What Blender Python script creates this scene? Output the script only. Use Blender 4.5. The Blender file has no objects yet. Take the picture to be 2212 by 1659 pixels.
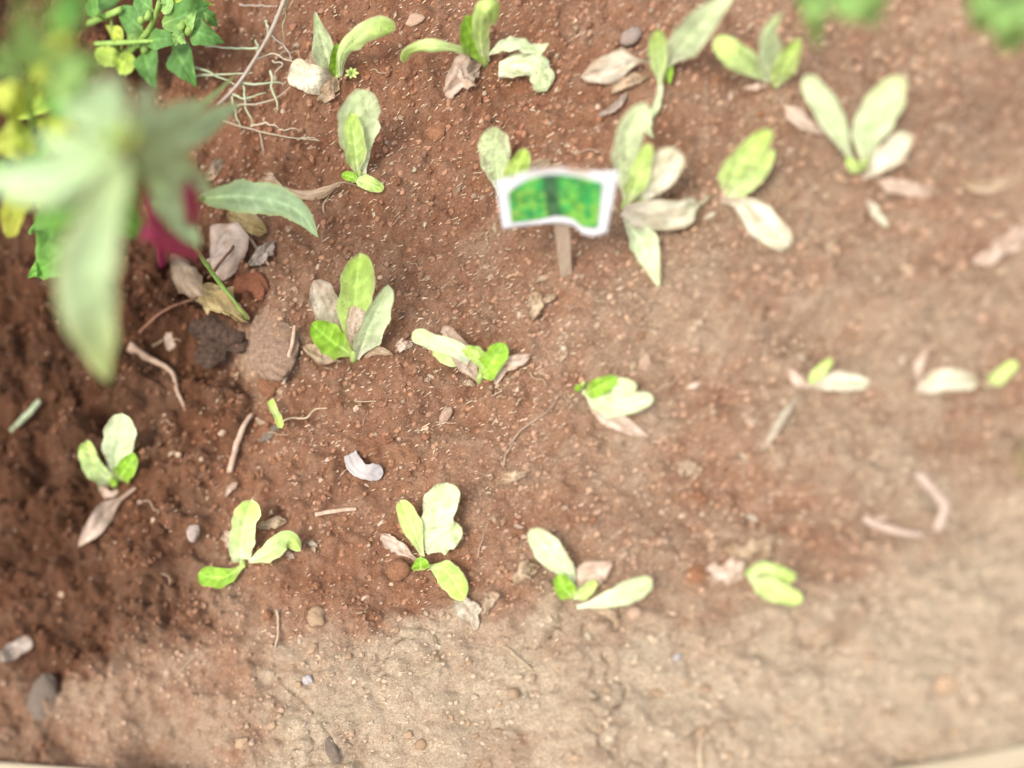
import bpy, math, random
import numpy as np
from mathutils import Vector, Matrix

S = bpy.context.scene
COL = S.collection
R = math.radians
random.seed(7)
rng = np.random.default_rng(7)

# ------------------------------------------------------------------ camera
PITCH, YAW, TIP = 62.0, 26.0, 29.0       # down angle of the view; the lens axis points further left and down, the lens is shifted back
CAMH = 1.0
c0 = np.array([0.0, 0.0, CAMH])
f_ = np.array([0, math.cos(R(PITCH)), -math.sin(R(PITCH))]); r_ = np.array([1.0, 0, 0]); u_ = np.cross(r_, f_)
f1 = f_ * math.cos(R(YAW)) - r_ * math.sin(R(YAW)); r1 = r_ * math.cos(R(YAW)) + f_ * math.sin(R(YAW))
f2 = f1 * math.cos(R(TIP)) - u_ * math.sin(R(TIP)); u2 = u_ * math.cos(R(TIP)) + f1 * math.sin(R(TIP))
WT = 1.02 / math.cos(R(YAW)) ** 1.5
CX = (f_ @ r1) / (f_ @ f2); CY = (f_ @ u2) / (f_ @ f2)
cam = bpy.data.cameras.new('camera')
cam_o = bpy.data.objects.new('camera', cam); COL.objects.link(cam_o)
cam_o.matrix_world = Matrix(((r1[0], u2[0], -f2[0], 0), (r1[1], u2[1], -f2[1], 0), (r1[2], u2[2], -f2[2], CAMH), (0, 0, 0, 1)))
cam.sensor_width = 36; cam.lens = 36 / WT
cam.shift_x = CX / WT; cam.shift_y = CY / WT
cam.clip_start = 0.02; cam.clip_end = 500
S.camera = cam_o


def ray(px, py):
    return f2 + r1 * (CX + (px / 2212 - .5) * WT) + u2 * (CY - (py / 1659 - .5) * WT * .75)


cam.dof.use_dof = True
_d = ray(880, 560); FOCUS = CAMH / -_d[2]
cam.dof.focus_distance = FOCUS
APERTURE = 0.044
cam.dof.aperture_fstop = cam.lens / (APERTURE * 1000)
cam.dof.aperture_blades = 0

# ------------------------------------------------------------------ sky, sun, exposure
W = bpy.data.worlds.new('World'); S.world = W; W.use_nodes = True
nt = W.node_tree; nt.nodes.clear()
SUN_EL, SUN_AZ = 60.0, -140.0            # sun high behind the camera, a little to the left, through thin cloud
sky = nt.nodes.new('ShaderNodeTexSky'); sky.sky_type = 'NISHITA'; sky.sun_disc = False
sky.sun_elevation = R(SUN_EL); sky.sun_rotation = R(SUN_AZ); sky.dust_density = 2.5; sky.air_density = 1.0; sky.ozone_density = 0.6
hs = nt.nodes.new('ShaderNodeHueSaturation'); hs.inputs['Saturation'].default_value = 0.30
bg = nt.nodes.new('ShaderNodeBackground'); bg.inputs['Strength'].default_value = 0.15
wo = nt.nodes.new('ShaderNodeOutputWorld')
nt.links.new(sky.outputs[0], hs.inputs['Color']); nt.links.new(hs.outputs[0], bg.inputs['Color']); nt.links.new(bg.outputs[0], wo.inputs['Surface'])
sl = bpy.data.lights.new('sun', 'SUN'); sl.energy = 1.6; sl.angle = R(17); sl.color = (1.0, 0.93, 0.83)
so = bpy.data.objects.new('sun', sl); COL.objects.link(so)
_az = R(SUN_AZ); _el = R(SUN_EL)
sd = Vector((math.sin(_az) * math.cos(_el), math.cos(_az) * math.cos(_el), math.sin(_el)))
so.rotation_euler = (-sd).to_track_quat('-Z', 'Y').to_euler(); so.location = sd * 5
S.view_settings.view_transform = 'Standard'; S.view_settings.look = 'None'
S.view_settings.exposure = 1.2; S.view_settings.gamma = 1.0; S.view_settings.use_curve_mapping = False
S.cycles.max_bounces = 6; S.cycles.diffuse_bounces = 3; S.cycles.transparent_max_bounces = 4

# ------------------------------------------------------------------ noise
_lat = rng.random((256, 256))


def vnoise(x, y, ox=0, oy=0):
    x = np.asarray(x, float) + ox; y = np.asarray(y, float) + oy
    xi = np.floor(x).astype(int); yi = np.floor(y).astype(int); fx = x - xi; fy = y - yi
    fx = fx * fx * fx * (fx * (fx * 6 - 15) + 10); fy = fy * fy * fy * (fy * (fy * 6 - 15) + 10)
    a = _lat[xi & 255, yi & 255]; b = _lat[(xi + 1) & 255, yi & 255]; c = _lat[xi & 255, (yi + 1) & 255]; d = _lat[(xi + 1) & 255, (yi + 1) & 255]
    return (a * (1 - fx) + b * fx) * (1 - fy) + (c * (1 - fx) + d * fx) * fy - .5


def fbm(x, y, sc, octs=4, ox=0.0, gain=.5):
    t = 0; a = 1.0
    for k in range(octs):
        ca, sa = math.cos(k * .9 + .4), math.sin(k * .9 + .4)
        t = t + a * vnoise((x * ca - y * sa) * sc, (x * sa + y * ca) * sc, ox + 17.3 * k, ox * 1.7 + 9.1 * k); a *= gain; sc *= 2.03
    return t


def sstep(a, b, x):
    t = np.clip((x - a) / (b - a), 0, 1); return t * t * (3 - 2 * t)


# ------------------------------------------------------------------ ground: one sheet, fine under the bed, coarse to the horizon
def axis(lo, hi, step):
    a = list(np.arange(lo, hi + step / 2, step)); s = step
    while a[-1] < 90:
        s *= 1.28; a.append(a[-1] + s)
    s = step; b = []
    x = lo
    while x > -90:
        s *= 1.28; x -= s; b.append(x)
    return np.array(b[::-1] + a)


def flat(px, py, z=0.0):
    d = ray(px, py); return c0 + d * (CAMH - z) / -d[2]


XS = axis(-.93, .66, .0023); YS = axis(.0, 1.32, .0023)
GX, GY = np.meshgrid(XS, YS, indexing='ij')
NEAR = sstep(-1.6, -1.0, GX) * (1 - sstep(.72, 1.3, GX)) * sstep(-.6, -.05, GY) * (1 - sstep(1.4, 2.0, GY))

CTRL = [(600, 30, .2, .2), (1000, 20, .22, .18), (1500, 30, .32, .08), (1700, 250, .4, 0), (900, 250, .15, .2), (1250, 250, .16, .15), (900, 480, .22, .22),
        (1100, 600, .3, .1), (1450, 700, .5, 0), (1600, 900, .45, 0), (1450, 1000, .52, 0), (1250, 950, .4, 0), (1000, 880, .25, .15), (700, 950, .2, .2),
        (600, 1100, .18, .25), (800, 1150, .22, .15), (1200, 1150, .28, .15), (1500, 1150, .4, .05), (450, 850, 0, .8), (480, 650, 0, .85), (300, 650, 0, 1),
        (100, 750, 0, 1), (100, 900, 0, 1), (100, 1150, 0, 1), (300, 1150, .05, .65), (150, 1400, .05, .9), (330, 1300, .1, .75), (400, 1450, .5, .2),
        (250, 1550, .5, .3), (50, 1600, .3, .5), (500, 1400, .4, .2), (600, 1430, .85, 0), (700, 1280, .2, .22), (900, 1270, .18, .22), (1050, 1330, .35, .1),
        (850, 1450, .95, 0), (1100, 1450, .9, 0), (1400, 1450, .95, 0), (1300, 1370, .6, 0), (1650, 1350, .75, 0), (1780, 1300, .8, 0), (1900, 1400, 1, 0),
        (2100, 1300, .95, 0), (2100, 1500, 1, 0), (1500, 1600, .95, 0), (1100, 1600, .85, 0), (750, 1600, .85, 0), (1900, 1250, .72, 0), (2050, 1100, .68, 0),
        (1800, 1050, .58, 0), (2100, 900, .55, 0), (1800, 650, .48, 0), (2000, 650, .52, 0), (2150, 400, .48, .05), (1900, 150, .42, .05), (2100, 250, .45, .12),
        (1700, 1150, .3, .1), (1620, 1060, .35, .1), (590, 740, .6, .05), (450, 200, .08, .45), (520, 330, .08, .45), (650, 220, .15, .3), (250, 200, 0, .9),
        (100, 300, 0, 1), (1450, 1300, .5, .05), (1000, 1400, .75, 0), (1550, 1260, .45, .05), (700, 700, .25, .25), (600, 550, .2, .3)]
_cp = np.array([flat(p[0], p[1])[:2] for p in CTRL]); _cv = np.array([[p[2], p[3]] for p in CTRL])
qx = GX + .05 * fbm(GX, GY, 9, 4, 3.1); qy = GY + .05 * fbm(GX, GY, 9, 4, 51.7)
wsum = np.zeros_like(GX); DRY = np.zeros_like(GX); DAMP = np.zeros_like(GX)
for (cx_, cy_), (dv, mv) in zip(_cp, _cv):
    w_ = 1 / ((qx - cx_) ** 2 + (qy - cy_) ** 2 + 1e-4) ** 1.7
    wsum += w_; DRY += w_ * dv; DAMP += w_ * mv
DRY /= wsum; DAMP /= wsum
DRY = np.clip(DRY + (.14 + .26 * sstep(.4, .75, DRY)) * fbm(GX, GY, 22, 4, 8.8) + (.12 + .1 * DRY) * fbm(GX, GY, 90, 4, 2.2), 0, 1); DRY = .5 * DRY + .5 * sstep(.12, .88, DRY)
DAMP = np.clip(DAMP * (.35 + .65 * sstep(.1, .6, DAMP)) * .95 - .04 + .20 * fbm(GX, GY, 18, 4, 4.8), 0, 1)

Z = .022 * fbm(GX, GY, 3.2, 2, 1.0) + (.016 + .014 * DAMP) * fbm(GX, GY, 13, 3, 20.0)
Z += NEAR * (.0075 - .003 * DRY + .007 * DAMP) * fbm(GX, GY, 55, 4, 30.0, .6)
crust = fbm(GX, GY, 38, 3, 77.0)
Z += NEAR * DRY * .002 * np.clip(np.abs(crust) * 5, 0, 1)          # dry crust: cracked plates
ridge = np.abs(fbm(GX, GY, 8, 3, 61.0)); Z -= NEAR * sstep(.4, .75, DRY) * .004 * (1 - sstep(.0, .026, ridge)) * sstep(-.05, .12, fbm(GX, GY, 6, 2, 90.0))
ridge2 = np.abs(fbm(GX, GY, 19, 3, 33.0)); Z -= NEAR * sstep(.4, .75, DRY) * .005 * (1 - sstep(.0, .03, ridge2)) * sstep(.02, .15, fbm(GX, GY, 11, 2, 55.0))
# the furrow by the board at the lower edge and the hollows that show as dark gaps
for px, py, rad, dep in [(1780, 720, .035, .032), (330, 1560, .05, .022), (330, 1632, .05, .03), (120, 1622, .05, .02), (1980, 1640, .03, .012), (1900, 60, .04, .016), (1480, 355, .03, .022), (480, 790, .045, .022),
                         (1560, 850, .04, .010), (820, 1290, .03, .008), (500, 1480, .03, .012), (1660, 1100, .03, .010), (120, 1020, .05, .015), (280, 900, .05, .02), (400, 760, .05, .02)]:
    q = flat(px, py); dx = GX - q[0]; dy = GY - q[1]
    Z -= dep * np.exp(-((dx / rad) ** 2 + (dy / (rad * .5)) ** 2 * (1 + 8 * fbm(GX[:1, :1], GY[:1, :1], 3)[0, 0] * 0)))
for px, py, rad, hgt in [(590, 740, .045, .012), (1780, 660, .07, .012), (600, 1010, .06, .008), (1250, 680, .1, .008)]:
    q = flat(px, py); Z += hgt * np.exp(-(((GX - q[0]) / rad) ** 2 + ((GY - q[1]) / rad) ** 2))
# stamped crumbs and clods
_ix = lambda v: np.clip(np.searchsorted(XS, v), 1, len(XS) - 1); _iy = lambda v: np.clip(np.searchsorted(YS, v), 1, len(YS) - 1)


def sample(A, x, y):
    i = int(_ix(x)); j = int(_iy(y)); tx = (x - XS[i - 1]) / (XS[i] - XS[i - 1]); ty = (y - YS[j - 1]) / (YS[j] - YS[j - 1])
    return (A[i - 1, j - 1] * (1 - tx) + A[i, j - 1] * tx) * (1 - ty) + (A[i - 1, j] * (1 - tx) + A[i, j] * tx) * ty


n_st = 11000
sx = rng.uniform(-.92, .65, n_st); sy = rng.uniform(.01, 1.31, n_st); sr = .0035 + .011 * rng.random(n_st) ** 3.2
for x, y, r in zip(sx, sy, sr):
    dm = sample(DAMP, x, y); dr = sample(DRY, x, y)
    r *= .7 + 1.1 * dm
    if rng.random() < .75 * dr: r *= .5
    i0, i1 = np.searchsorted(XS, [x - r, x + r]); j0, j1 = np.searchsorted(YS, [y - r, y + r])
    if i1 - i0 < 2 or j1 - j0 < 2: continue
    e = rng.uniform(.7, 1.4); th = rng.uniform(0, 3.1); dx = GX[i0:i1, j0:j1] - x; dy = GY[i0:i1, j0:j1] - y
    a = (dx * math.cos(th) + dy * math.sin(th)) * e; b = (-dx * math.sin(th) + dy * math.cos(th)) / e
    q = 1 - (a * a + b * b) / (r * r); Z[i0:i1, j0:j1] += r * rng.uniform(.22, .55) * (1 + .5 * dm) * np.sqrt(np.clip(q, 0, 1))
Z += NEAR * .0016 * fbm(GX, GY, 210, 2, 13.0)


def ground_at(x, y): return sample(Z, x, y)


_ZS = None


def gp(px, py, h=0.0):
    """point of the place that lies h cm over the soil and is seen at photo pixel px, py (2212 px wide)"""
    z = 0.0
    for _ in range(7):
        q = flat(px, py, z + h / 100.0)
        z = .5 * z + .5 * smooth_ground(q[0], q[1])
    q = flat(px, py, z + h / 100.0)
    return q


def smooth_ground(x, y):
    o = .012
    return (2 * ground_at(x, y) + ground_at(x + o, y) + ground_at(x - o, y) + ground_at(x, y + o) + ground_at(x, y - o)) / 6.0


# ------------------------------------------------------------------ materials
def mat(name):
    m = bpy.data.materials.new(name); m.use_nodes = True; n = m.node_tree.nodes; l = m.node_tree.links
    return m, n, l, n['Principled BSDF']


def mixc(n, l, fac, a, b, mode='MIX'):
    x = n.new('ShaderNodeMix'); x.data_type = 'RGBA'; x.blend_type = mode
    for sock, v in ((x.inputs[0], fac), (x.inputs[6], a), (x.inputs[7], b)):
        if isinstance(v, (int, float)): sock.default_value = v
        elif isinstance(v, tuple): sock.default_value = (*v, 1)
        else: l.new(v, sock)
    return x.outputs[2]


def noise(n, l, vec, sc, det=3, rough=.6):
    x = n.new('ShaderNodeTexNoise'); x.inputs['Scale'].default_value = sc; x.inputs['Detail'].default_value = det; x.inputs['Roughness'].default_value = rough
    if vec is not None: l.new(vec, x.inputs['Vector'])
    return x.outputs['Fac']


def ramp(n, l, fac, p0, p1, v0=0.0, v1=1.0):
    x = n.new('ShaderNodeMapRange'); x.inputs[1].default_value = p0; x.inputs[2].default_value = p1; x.inputs[3].default_value = v0; x.inputs[4].default_value = v1
    l.new(fac, x.inputs[0]); return x.outputs[0]


DAMPC, REDC, DRYC = (.068, .029, .0140), (.245, .108, .058), (.440, .348, .248)


def soil_colour(n, l, vec, dry, damp):
    c = mixc(n, l, damp, REDC, DAMPC)
    c = mixc(n, l, dry, c, DRYC)
    f = ramp(n, l, noise(n, l, vec, 420, 3, .7), .3, .72)
    c = mixc(n, l, .75, c, mixc(n, l, f, (.50, .46, .43), (1.42, 1.42, 1.40)), 'MULTIPLY')
    f2 = ramp(n, l, noise(n, l, vec, 95, 4, .6), .32, .68)
    c = mixc(n, l, .6, c, mixc(n, l, f2, (.80, .74, .70), (1.16, 1.18, 1.2)), 'MULTIPLY')
    v = n.new('ShaderNodeTexVoronoi'); v.inputs['Scale'].default_value = 300; l.new(vec, v.inputs['Vector'])
    sp = ramp(n, l, v.outputs['Color'], .80, .95)
    sm_ = n.new('ShaderNodeMath'); sm_.operation = 'MULTIPLY_ADD'; l.new(damp, sm_.inputs[0]); sm_.inputs[1].default_value = -.24; sm_.inputs[2].default_value = .28
    sn_ = n.new('ShaderNodeMath'); sn_.operation = 'MULTIPLY'; l.new(sp, sn_.inputs[0]); l.new(sm_.outputs[0], sn_.inputs[1])
    c = mixc(n, l, sn_.outputs[0], c, (.42, .30, .20))
    return c


m_soil, n, l, p = mat('soil')
tc = n.new('ShaderNodeTexCoord').outputs['Object']
at_ = n.new('ShaderNodeAttribute'); at_.attribute_name = 'wet'
sep = n.new('ShaderNodeSeparateColor'); l.new(at_.outputs['Color'], sep.inputs[0])
l.new(soil_colour(n, l, tc, sep.outputs[0], sep.outputs[1]), p.inputs['Base Color'])
p.inputs['Roughness'].default_value = .92; p.inputs['Specular IOR Level'].default_value = .15
bp = n.new('ShaderNodeBump'); bp.inputs['Strength'].default_value = .9; bp.inputs['Distance'].default_value = .0030
l.new(noise(n, l, tc, 620, 4, .75), bp.inputs['Height']); l.new(bp.outputs[0], p.inputs['Normal'])

m_crumb, n, l, p = mat('soil_crumb')
tc = n.new('ShaderNodeTexCoord').outputs['Object']
at_ = n.new('ShaderNodeAttribute'); at_.attribute_name = 'Col'
f = ramp(n, l, noise(n, l, tc, 500, 3, .7), .3, .7)
l.new(mixc(n, l, .7, at_.outputs['Color'], mixc(n, l, f, (.65, .62, .6), (1.3, 1.3, 1.3)), 'MULTIPLY'), p.inputs['Base Color'])
p.inputs['Roughness'].default_value = .9; p.inputs['Specular IOR Level'].default_value = .15
bp = n.new('ShaderNodeBump'); bp.inputs['Strength'].default_value = .6; bp.inputs['Distance'].default_value = .0015
l.new(noise(n, l, tc, 700, 3, .7), bp.inputs['Height']); l.new(bp.outputs[0], p.inputs['Normal'])


def tinted(name, a, b, scale=300, rough=.85, bump=.5, dist=.001):
    m, n, l, p = mat(name)
    tc = n.new('ShaderNodeTexCoord').outputs['Object']; oi = n.new('ShaderNodeObjectInfo').outputs['Random']
    ad = n.new('ShaderNodeVectorMath'); ad.operation = 'ADD'; l.new(tc, ad.inputs[0]); l.new(oi, ad.inputs[1])
    f = ramp(n, l, noise(n, l, ad.outputs[0], scale, 4, .65), .3, .7)
    c = mixc(n, l, f, a, b)
    c = mixc(n, l, 1.0, c, mixc(n, l, oi, (.82, .80, .78), (1.15, 1.15, 1.15)), 'MULTIPLY')
    l.new(c, p.inputs['Base Color']); p.inputs['Roughness'].default_value = rough; p.inputs['Specular IOR Level'].default_value = .2
    bp = n.new('ShaderNodeBump'); bp.inputs['Strength'].default_value = bump; bp.inputs['Distance'].default_value = dist
    l.new(noise(n, l, ad.outputs[0], scale * 1.7, 4, .7), bp.inputs['Height']); l.new(bp.outputs[0], p.inputs['Normal'])
    return m


m_clod = tinted('clod_red', (.16, .068, .034), (.27, .135, .072), 350)
m_clod_dark = tinted('clod_dark', (.05, .021, .011), (.12, .052, .026), 350)
m_clod_tan = tinted('clod_tan', (.27, .175, .105), (.40, .28, .18), 350)
m_peb_pale = tinted('pebble_pale', (.30, .19, .13), (.44, .31, .23), 200)
m_peb_grey = tinted('pebble_grey', (.24, .18, .15), (.36, .29, .25), 250)
m_white = tinted('scrap_white', (.33, .30, .29), (.42, .38, .37), 90, .55, .2)
m_slate = tinted('slate_chip', (.09, .068, .050), (.17, .13, .10), 300)
m_char = tinted('charred_wood', (.030, .017, .012), (.12, .075, .052), 160, .9, 1.0, .004)
m_olive = tinted('olive_lump', (.13, .095, .05), (.22, .16, .09), 120)
m_paleroot = tinted('pale_root', (.35, .255, .195), (.45, .34, .275), 120, .7, .3)
m_clod_mid = tinted('clod_mid', (.22, .115, .062), (.33, .19, .115), 350)
m_stone = tinted('sandstone', (.21, .125, .08), (.40, .275, .20), 190, .95, 1.0, .003)
m_straw = tinted('straw', (.32, .23, .14), (.50, .40, .28), 120, .7, .3)
m_stick = tinted('stick', (.30, .19, .13), (.47, .35, .26), 140, .8, .5)
m_stick_dark = tinted('stick_dark', (.11, .05, .03), (.20, .10, .06), 140, .8, .5)
m_orange = tinted('clod_orange', (.16, .058, .030), (.27, .105, .056), 300)
m_stem_green = tinted('stem_green', (.16, .26, .05), (.26, .38, .10), 120, .5, .2)
m_stem_red = tinted('stem_magenta', (.20, .018, .048), (.30, .035, .085), 90, .5, .2)
m_needle = tinted('grass_needle', (.30, .36, .22), (.44, .47, .31), 140, .6, .2)
m_drygrass = tinted('dry_grass', (.34, .29, .20), (.50, .44, .33), 140, .7, .3)
m_greystem = tinted('grey_stem', (.30, .25, .20), (.42, .36, .30), 140, .7, .3)

m_leaf, n, l, p = mat('leaf')
tc = n.new('ShaderNodeTexCoord').outputs['Object']; oi = n.new('ShaderNodeObjectInfo').outputs['Random']
ad = n.new('ShaderNodeVectorMath'); ad.operation = 'ADD'; l.new(tc, ad.inputs[0]); l.new(oi, ad.inputs[1])
at_ = n.new('ShaderNodeAttribute'); at_.attribute_name = 'Col'
f = ramp(n, l, noise(n, l, ad.outputs[0], 130, 4, .6), .3, .7)
c = mixc(n, l, .8, at_.outputs['Color'], mixc(n, l, f, (.86, .84, .80), (1.10, 1.10, 1.12)), 'MULTIPLY')
g = noise(n, l, ad.outputs[0], 330, 4, .75)
gm = n.new('ShaderNodeMath'); gm.operation = 'MULTIPLY_ADD'; l.new(at_.outputs['Alpha'], gm.inputs[0]); gm.inputs[1].default_value = .21; l.new(g, gm.inputs[2])
sp = ramp(n, l, gm.outputs[0], .63, .74)
c = mixc(n, l, ramp(n, l, sp, 0, 1, 0, .62), c, (.22, .17, .115))
l.new(c, p.inputs['Base Color']); p.inputs['Roughness'].default_value = .58; p.inputs['Specular IOR Level'].default_value = .28
bp = n.new('ShaderNodeBump'); bp.inputs['Strength'].default_value = .35; bp.inputs['Distance'].default_value = .001
l.new(noise(n, l, ad.outputs[0], 260, 3, .6), bp.inputs['Height']); l.new(bp.outputs[0], p.inputs['Normal'])
tr = n.new('ShaderNodeBsdfTranslucent'); l.new(c, tr.inputs['Color']); ms = n.new('ShaderNodeMixShader'); ms.inputs[0].default_value = .24
l.new(p.outputs[0], ms.inputs[1]); l.new(tr.outputs[0], ms.inputs[2]); l.new(ms.outputs[0], n['Material Output'].inputs['Surface'])


def colmat(name, rough, bump=.0):
    m, n, l, p = mat(name)
    a = n.new('ShaderNodeAttribute'); a.attribute_name = 'Col'
    tc = n.new('ShaderNodeTexCoord').outputs['Object']
    f = ramp(n, l, noise(n, l, tc, 160, 4, .6), .3, .7)
    l.new(mixc(n, l, .6, a.outputs['Color'], mixc(n, l, f, (.88, .86, .85), (1.08, 1.08, 1.08)), 'MULTIPLY'), p.inputs['Base Color'])
    p.inputs['Roughness'].default_value = rough
    return m


m_print = colmat('printed_card', .35)


def wood(name, a, b, stretch):
    m, n, l, p = mat(name)
    tc = n.new('ShaderNodeTexCoord').outputs['Object']; mp = n.new('ShaderNodeMapping'); mp.inputs['Scale'].default_value = stretch; l.new(tc, mp.inputs[0])
    f = ramp(n, l, noise(n, l, mp.outputs[0], 1, 5, .65), .3, .7)
    l.new(mixc(n, l, f, a, b), p.inputs['Base Color']); p.inputs['Roughness'].default_value = .75
    bp = n.new('ShaderNodeBump'); bp.inputs['Strength'].default_value = .5; bp.inputs['Distance'].default_value = .001; l.new(f, bp.inputs['Height']); l.new(bp.outputs[0], p.inputs['Normal'])
    return m


m_board = wood('board_wood', (.26, .20, .12), (.44, .37, .26), (9, 330, 330))
m_stake = wood('stake_wood', (.30, .21, .14), (.46, .36, .26), (500, 500, 14))


# ------------------------------------------------------------------ object helpers
def link(name, verts, faces, m, parent=None, org=None, col=None, smooth=True):
    v = np.asarray(verts, float)
    if org is not None: v = v - np.asarray(org)
    me = bpy.data.meshes.new(name); me.from_pydata(v.tolist(), [], [list(map(int, q)) for q in faces]); me.update()
    if smooth: me.polygons.foreach_set('use_smooth', [True] * len(me.polygons))
    if m is not None: me.materials.append(m)
    if col is not None:
        a = me.attributes.new('Col', 'FLOAT_COLOR', 'POINT'); a.data.foreach_set('color', np.asarray(col, np.float32).ravel())
    o = bpy.data.objects.new(name, me); COL.objects.link(o)
    if parent is not None: o.parent = parent
    elif org is not None: o.location = org
    return o


def tag(o, label, cat, group=None):
    o['label'] = label; o['category'] = cat
    if group: o['group'] = group
    return o


def thing(name, label, cat, loc, group=None):
    o = bpy.data.objects.new(name, None); COL.objects.link(o); o.location = loc; o.empty_display_size = .02
    return tag(o, label, cat, group)


def spline(P, n):
    P = np.asarray(P, float)
    if len(P) == 2: return P[0] + (P[1] - P[0]) * np.linspace(0, 1, n)[:, None]
    E_ = np.vstack([2 * P[0] - P[1], P, 2 * P[-1] - P[-2]]); out = []
    d = np.r_[0, np.cumsum(np.linalg.norm(np.diff(P, axis=0), axis=1))]; d /= d[-1]
    for t in np.linspace(0, 1, n):
        k = min(np.searchsorted(d, t, 'right') - 1, len(P) - 2); k = max(k, 0); u = (t - d[k]) / (d[k + 1] - d[k] + 1e-12)
        a, b, c, e = E_[k:k + 4]
        out.append(.5 * (2 * b + (c - a) * u + (2 * a - 5 * b + 4 * c - e) * u * u + (3 * b - a - 3 * c + e) * u ** 3))
    return np.array(out)


def proj(q):
    v = np.asarray(q) - c0; z = v @ f2; return np.array([((v @ r1) / z - CX) / WT + .5, .5 - ((v @ u2) / z - CY) / (WT * .75)]) * np.array([2212, 1659])


def pxsize(q, d=None):
    """metres per photo pixel at q, along d (default: sideways)"""
    d = np.array([1.0, 0, 0]) if d is None else d
    return .004 / np.linalg.norm(proj(q + d * .002) - proj(q - d * .002))


PROF = {
    'spat': lambda s: (.20 + .80 * sstep(.02, .62, s)) * np.sqrt(np.clip(1 - np.clip((s - .66) / .34, 0, 1) ** 2.6, 0, 1)),
    'oval': lambda s: (.15 + .85 * sstep(.0, .42, s)) * np.sqrt(np.clip(1 - np.clip((s - .5) / .5, 0, 1) ** 2.3, 0, 1)),
    'lance': lambda s: np.clip(np.sin(np.pi * np.clip(s, 0, 1) ** .85), 0, 1) ** .85 * .97 + .03 * (1 - s),
    'point': lambda s: (.2 + .8 * sstep(0, .5, s)) * np.clip(1 - np.clip((s - .45) / .55, 0, 1) ** 1.5, 0, 1),
    'heart': lambda s: (.10 + .90 * sstep(.12, .36, s)) * np.clip(1 - np.clip((s - .36) / .64, 0, 1) ** 1.35, 0, 1),
    'strap': lambda s: (.75 + .25 * sstep(0, .3, s)) * np.sqrt(np.clip(1 - np.clip((s - .8) / .2, 0, 1) ** 2, 0, 1)),
    'tail': lambda s: (.15 + .85 * sstep(.18, .5, s)) * np.clip(1 - np.clip((s - .6) / .4, 0, 1) ** 1.8, 0, 1),
    'rtail': lambda s: (.45 + .55 * sstep(0, .22, s)) * (.10 + .90 * (1 - sstep(.55, .85, s))) * np.clip(1 - np.clip((s - .9) / .1, 0, 1) ** 2, .02, 1),
    'belly': lambda s: np.sin(np.pi * np.clip(s * .96 + .02, 0, 1)) ** .7,
}
# petiole, middle, tip, edge, vein lightening, blotch strength
PAL = {
    'vivid': ((.46, .56, .18), (.24, .42, .04), (.19, .36, .025), (.29, .45, .06), .5, .0),
    'green': ((0.5, 0.58, 0.26), (0.4, 0.54, 0.14), (0.35, 0.5, 0.09), (0.45, 0.57, 0.19), 0.35, 0.2),
    'yg': ((0.56, 0.61, 0.33), (0.45, 0.58, 0.19), (0.38, 0.52, 0.12), (0.5, 0.59, 0.24), 0.4, 0.2),
    'ygpale': ((.58, .63, .40), (.50, .63, .25), (.43, .58, .14), (.52, .61, .28), .22, .2),
    'mint': ((0.58, 0.59, 0.43), (0.55, 0.63, 0.37), (0.53, 0.62, 0.34), (0.6, 0.64, 0.4), 0.22, 0.5),
    'pale': ((.56, .57, .42), (.56, .65, .37), (.52, .63, .30), (.58, .61, .38), .16, .5),
    'cream': ((0.521, 0.445, 0.353), (0.655, 0.63, 0.47), (0.638, 0.613, 0.437), (0.571, 0.496, 0.361), -0.12, 0.75),
    'creamtan': ((0.462, 0.37, 0.277), (0.571, 0.512, 0.395), (0.521, 0.428, 0.328), (0.42, 0.336, 0.244), -0.15, 0.85),
    'tan': ((0.38, 0.275, 0.175), (0.47, 0.35, 0.235), (0.43, 0.32, 0.21), (0.32, 0.22, 0.14), -0.15, 0.6),
    'pink': ((0.52, 0.39, 0.3), (0.6, 0.465, 0.37), (0.56, 0.42, 0.33), (0.48, 0.35, 0.27), -0.12, 0.45),
    'ochre': ((0.3, 0.22, 0.09), (0.42, 0.33, 0.15), (0.38, 0.28, 0.12), (0.46, 0.36, 0.17), -0.25, 0.7),
    'spinach': ((0.19, 0.31, 0.08), (0.105, 0.235, 0.055), (0.092, 0.215, 0.048), (0.11, 0.24, 0.06), 0.3, 0.0),
    'spinpale': ((0.28, 0.44, 0.12), (0.27, 0.44, 0.13), (0.25, 0.42, 0.11), (0.28, 0.45, 0.13), 0.2, 0.0),
    'lime': ((0.36, 0.48, 0.08), (0.38, 0.5, 0.08), (0.34, 0.48, 0.06), (0.42, 0.54, 0.12), 0.15, 0.0),
    'silver': ((0.34, 0.45, 0.2), (0.34, 0.46, 0.25), (0.33, 0.45, 0.245), (0.44, 0.53, 0.23), 0.32, 0.0),
    'silvyel': ((0.33, 0.42, 0.2), (0.33, 0.43, 0.23), (0.38, 0.45, 0.17), (0.5, 0.53, 0.22), 0.25, 0.0),
    'broad': ((0.17, 0.31, 0.06), (0.125, 0.29, 0.055), (0.14, 0.31, 0.05), (0.17, 0.31, 0.07), 0.25, 0.0),
    'yellowing': ((0.34, 0.42, 0.06), (0.36, 0.42, 0.06), (0.41, 0.42, 0.07), (0.38, 0.42, 0.07), 0.2, 0.0),
    'grey': ((0.38, 0.31, 0.25), (0.45, 0.37, 0.31), (0.43, 0.35, 0.3), (0.35, 0.28, 0.23), -0.1, 0.5),
}
_seed = [0]


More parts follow.
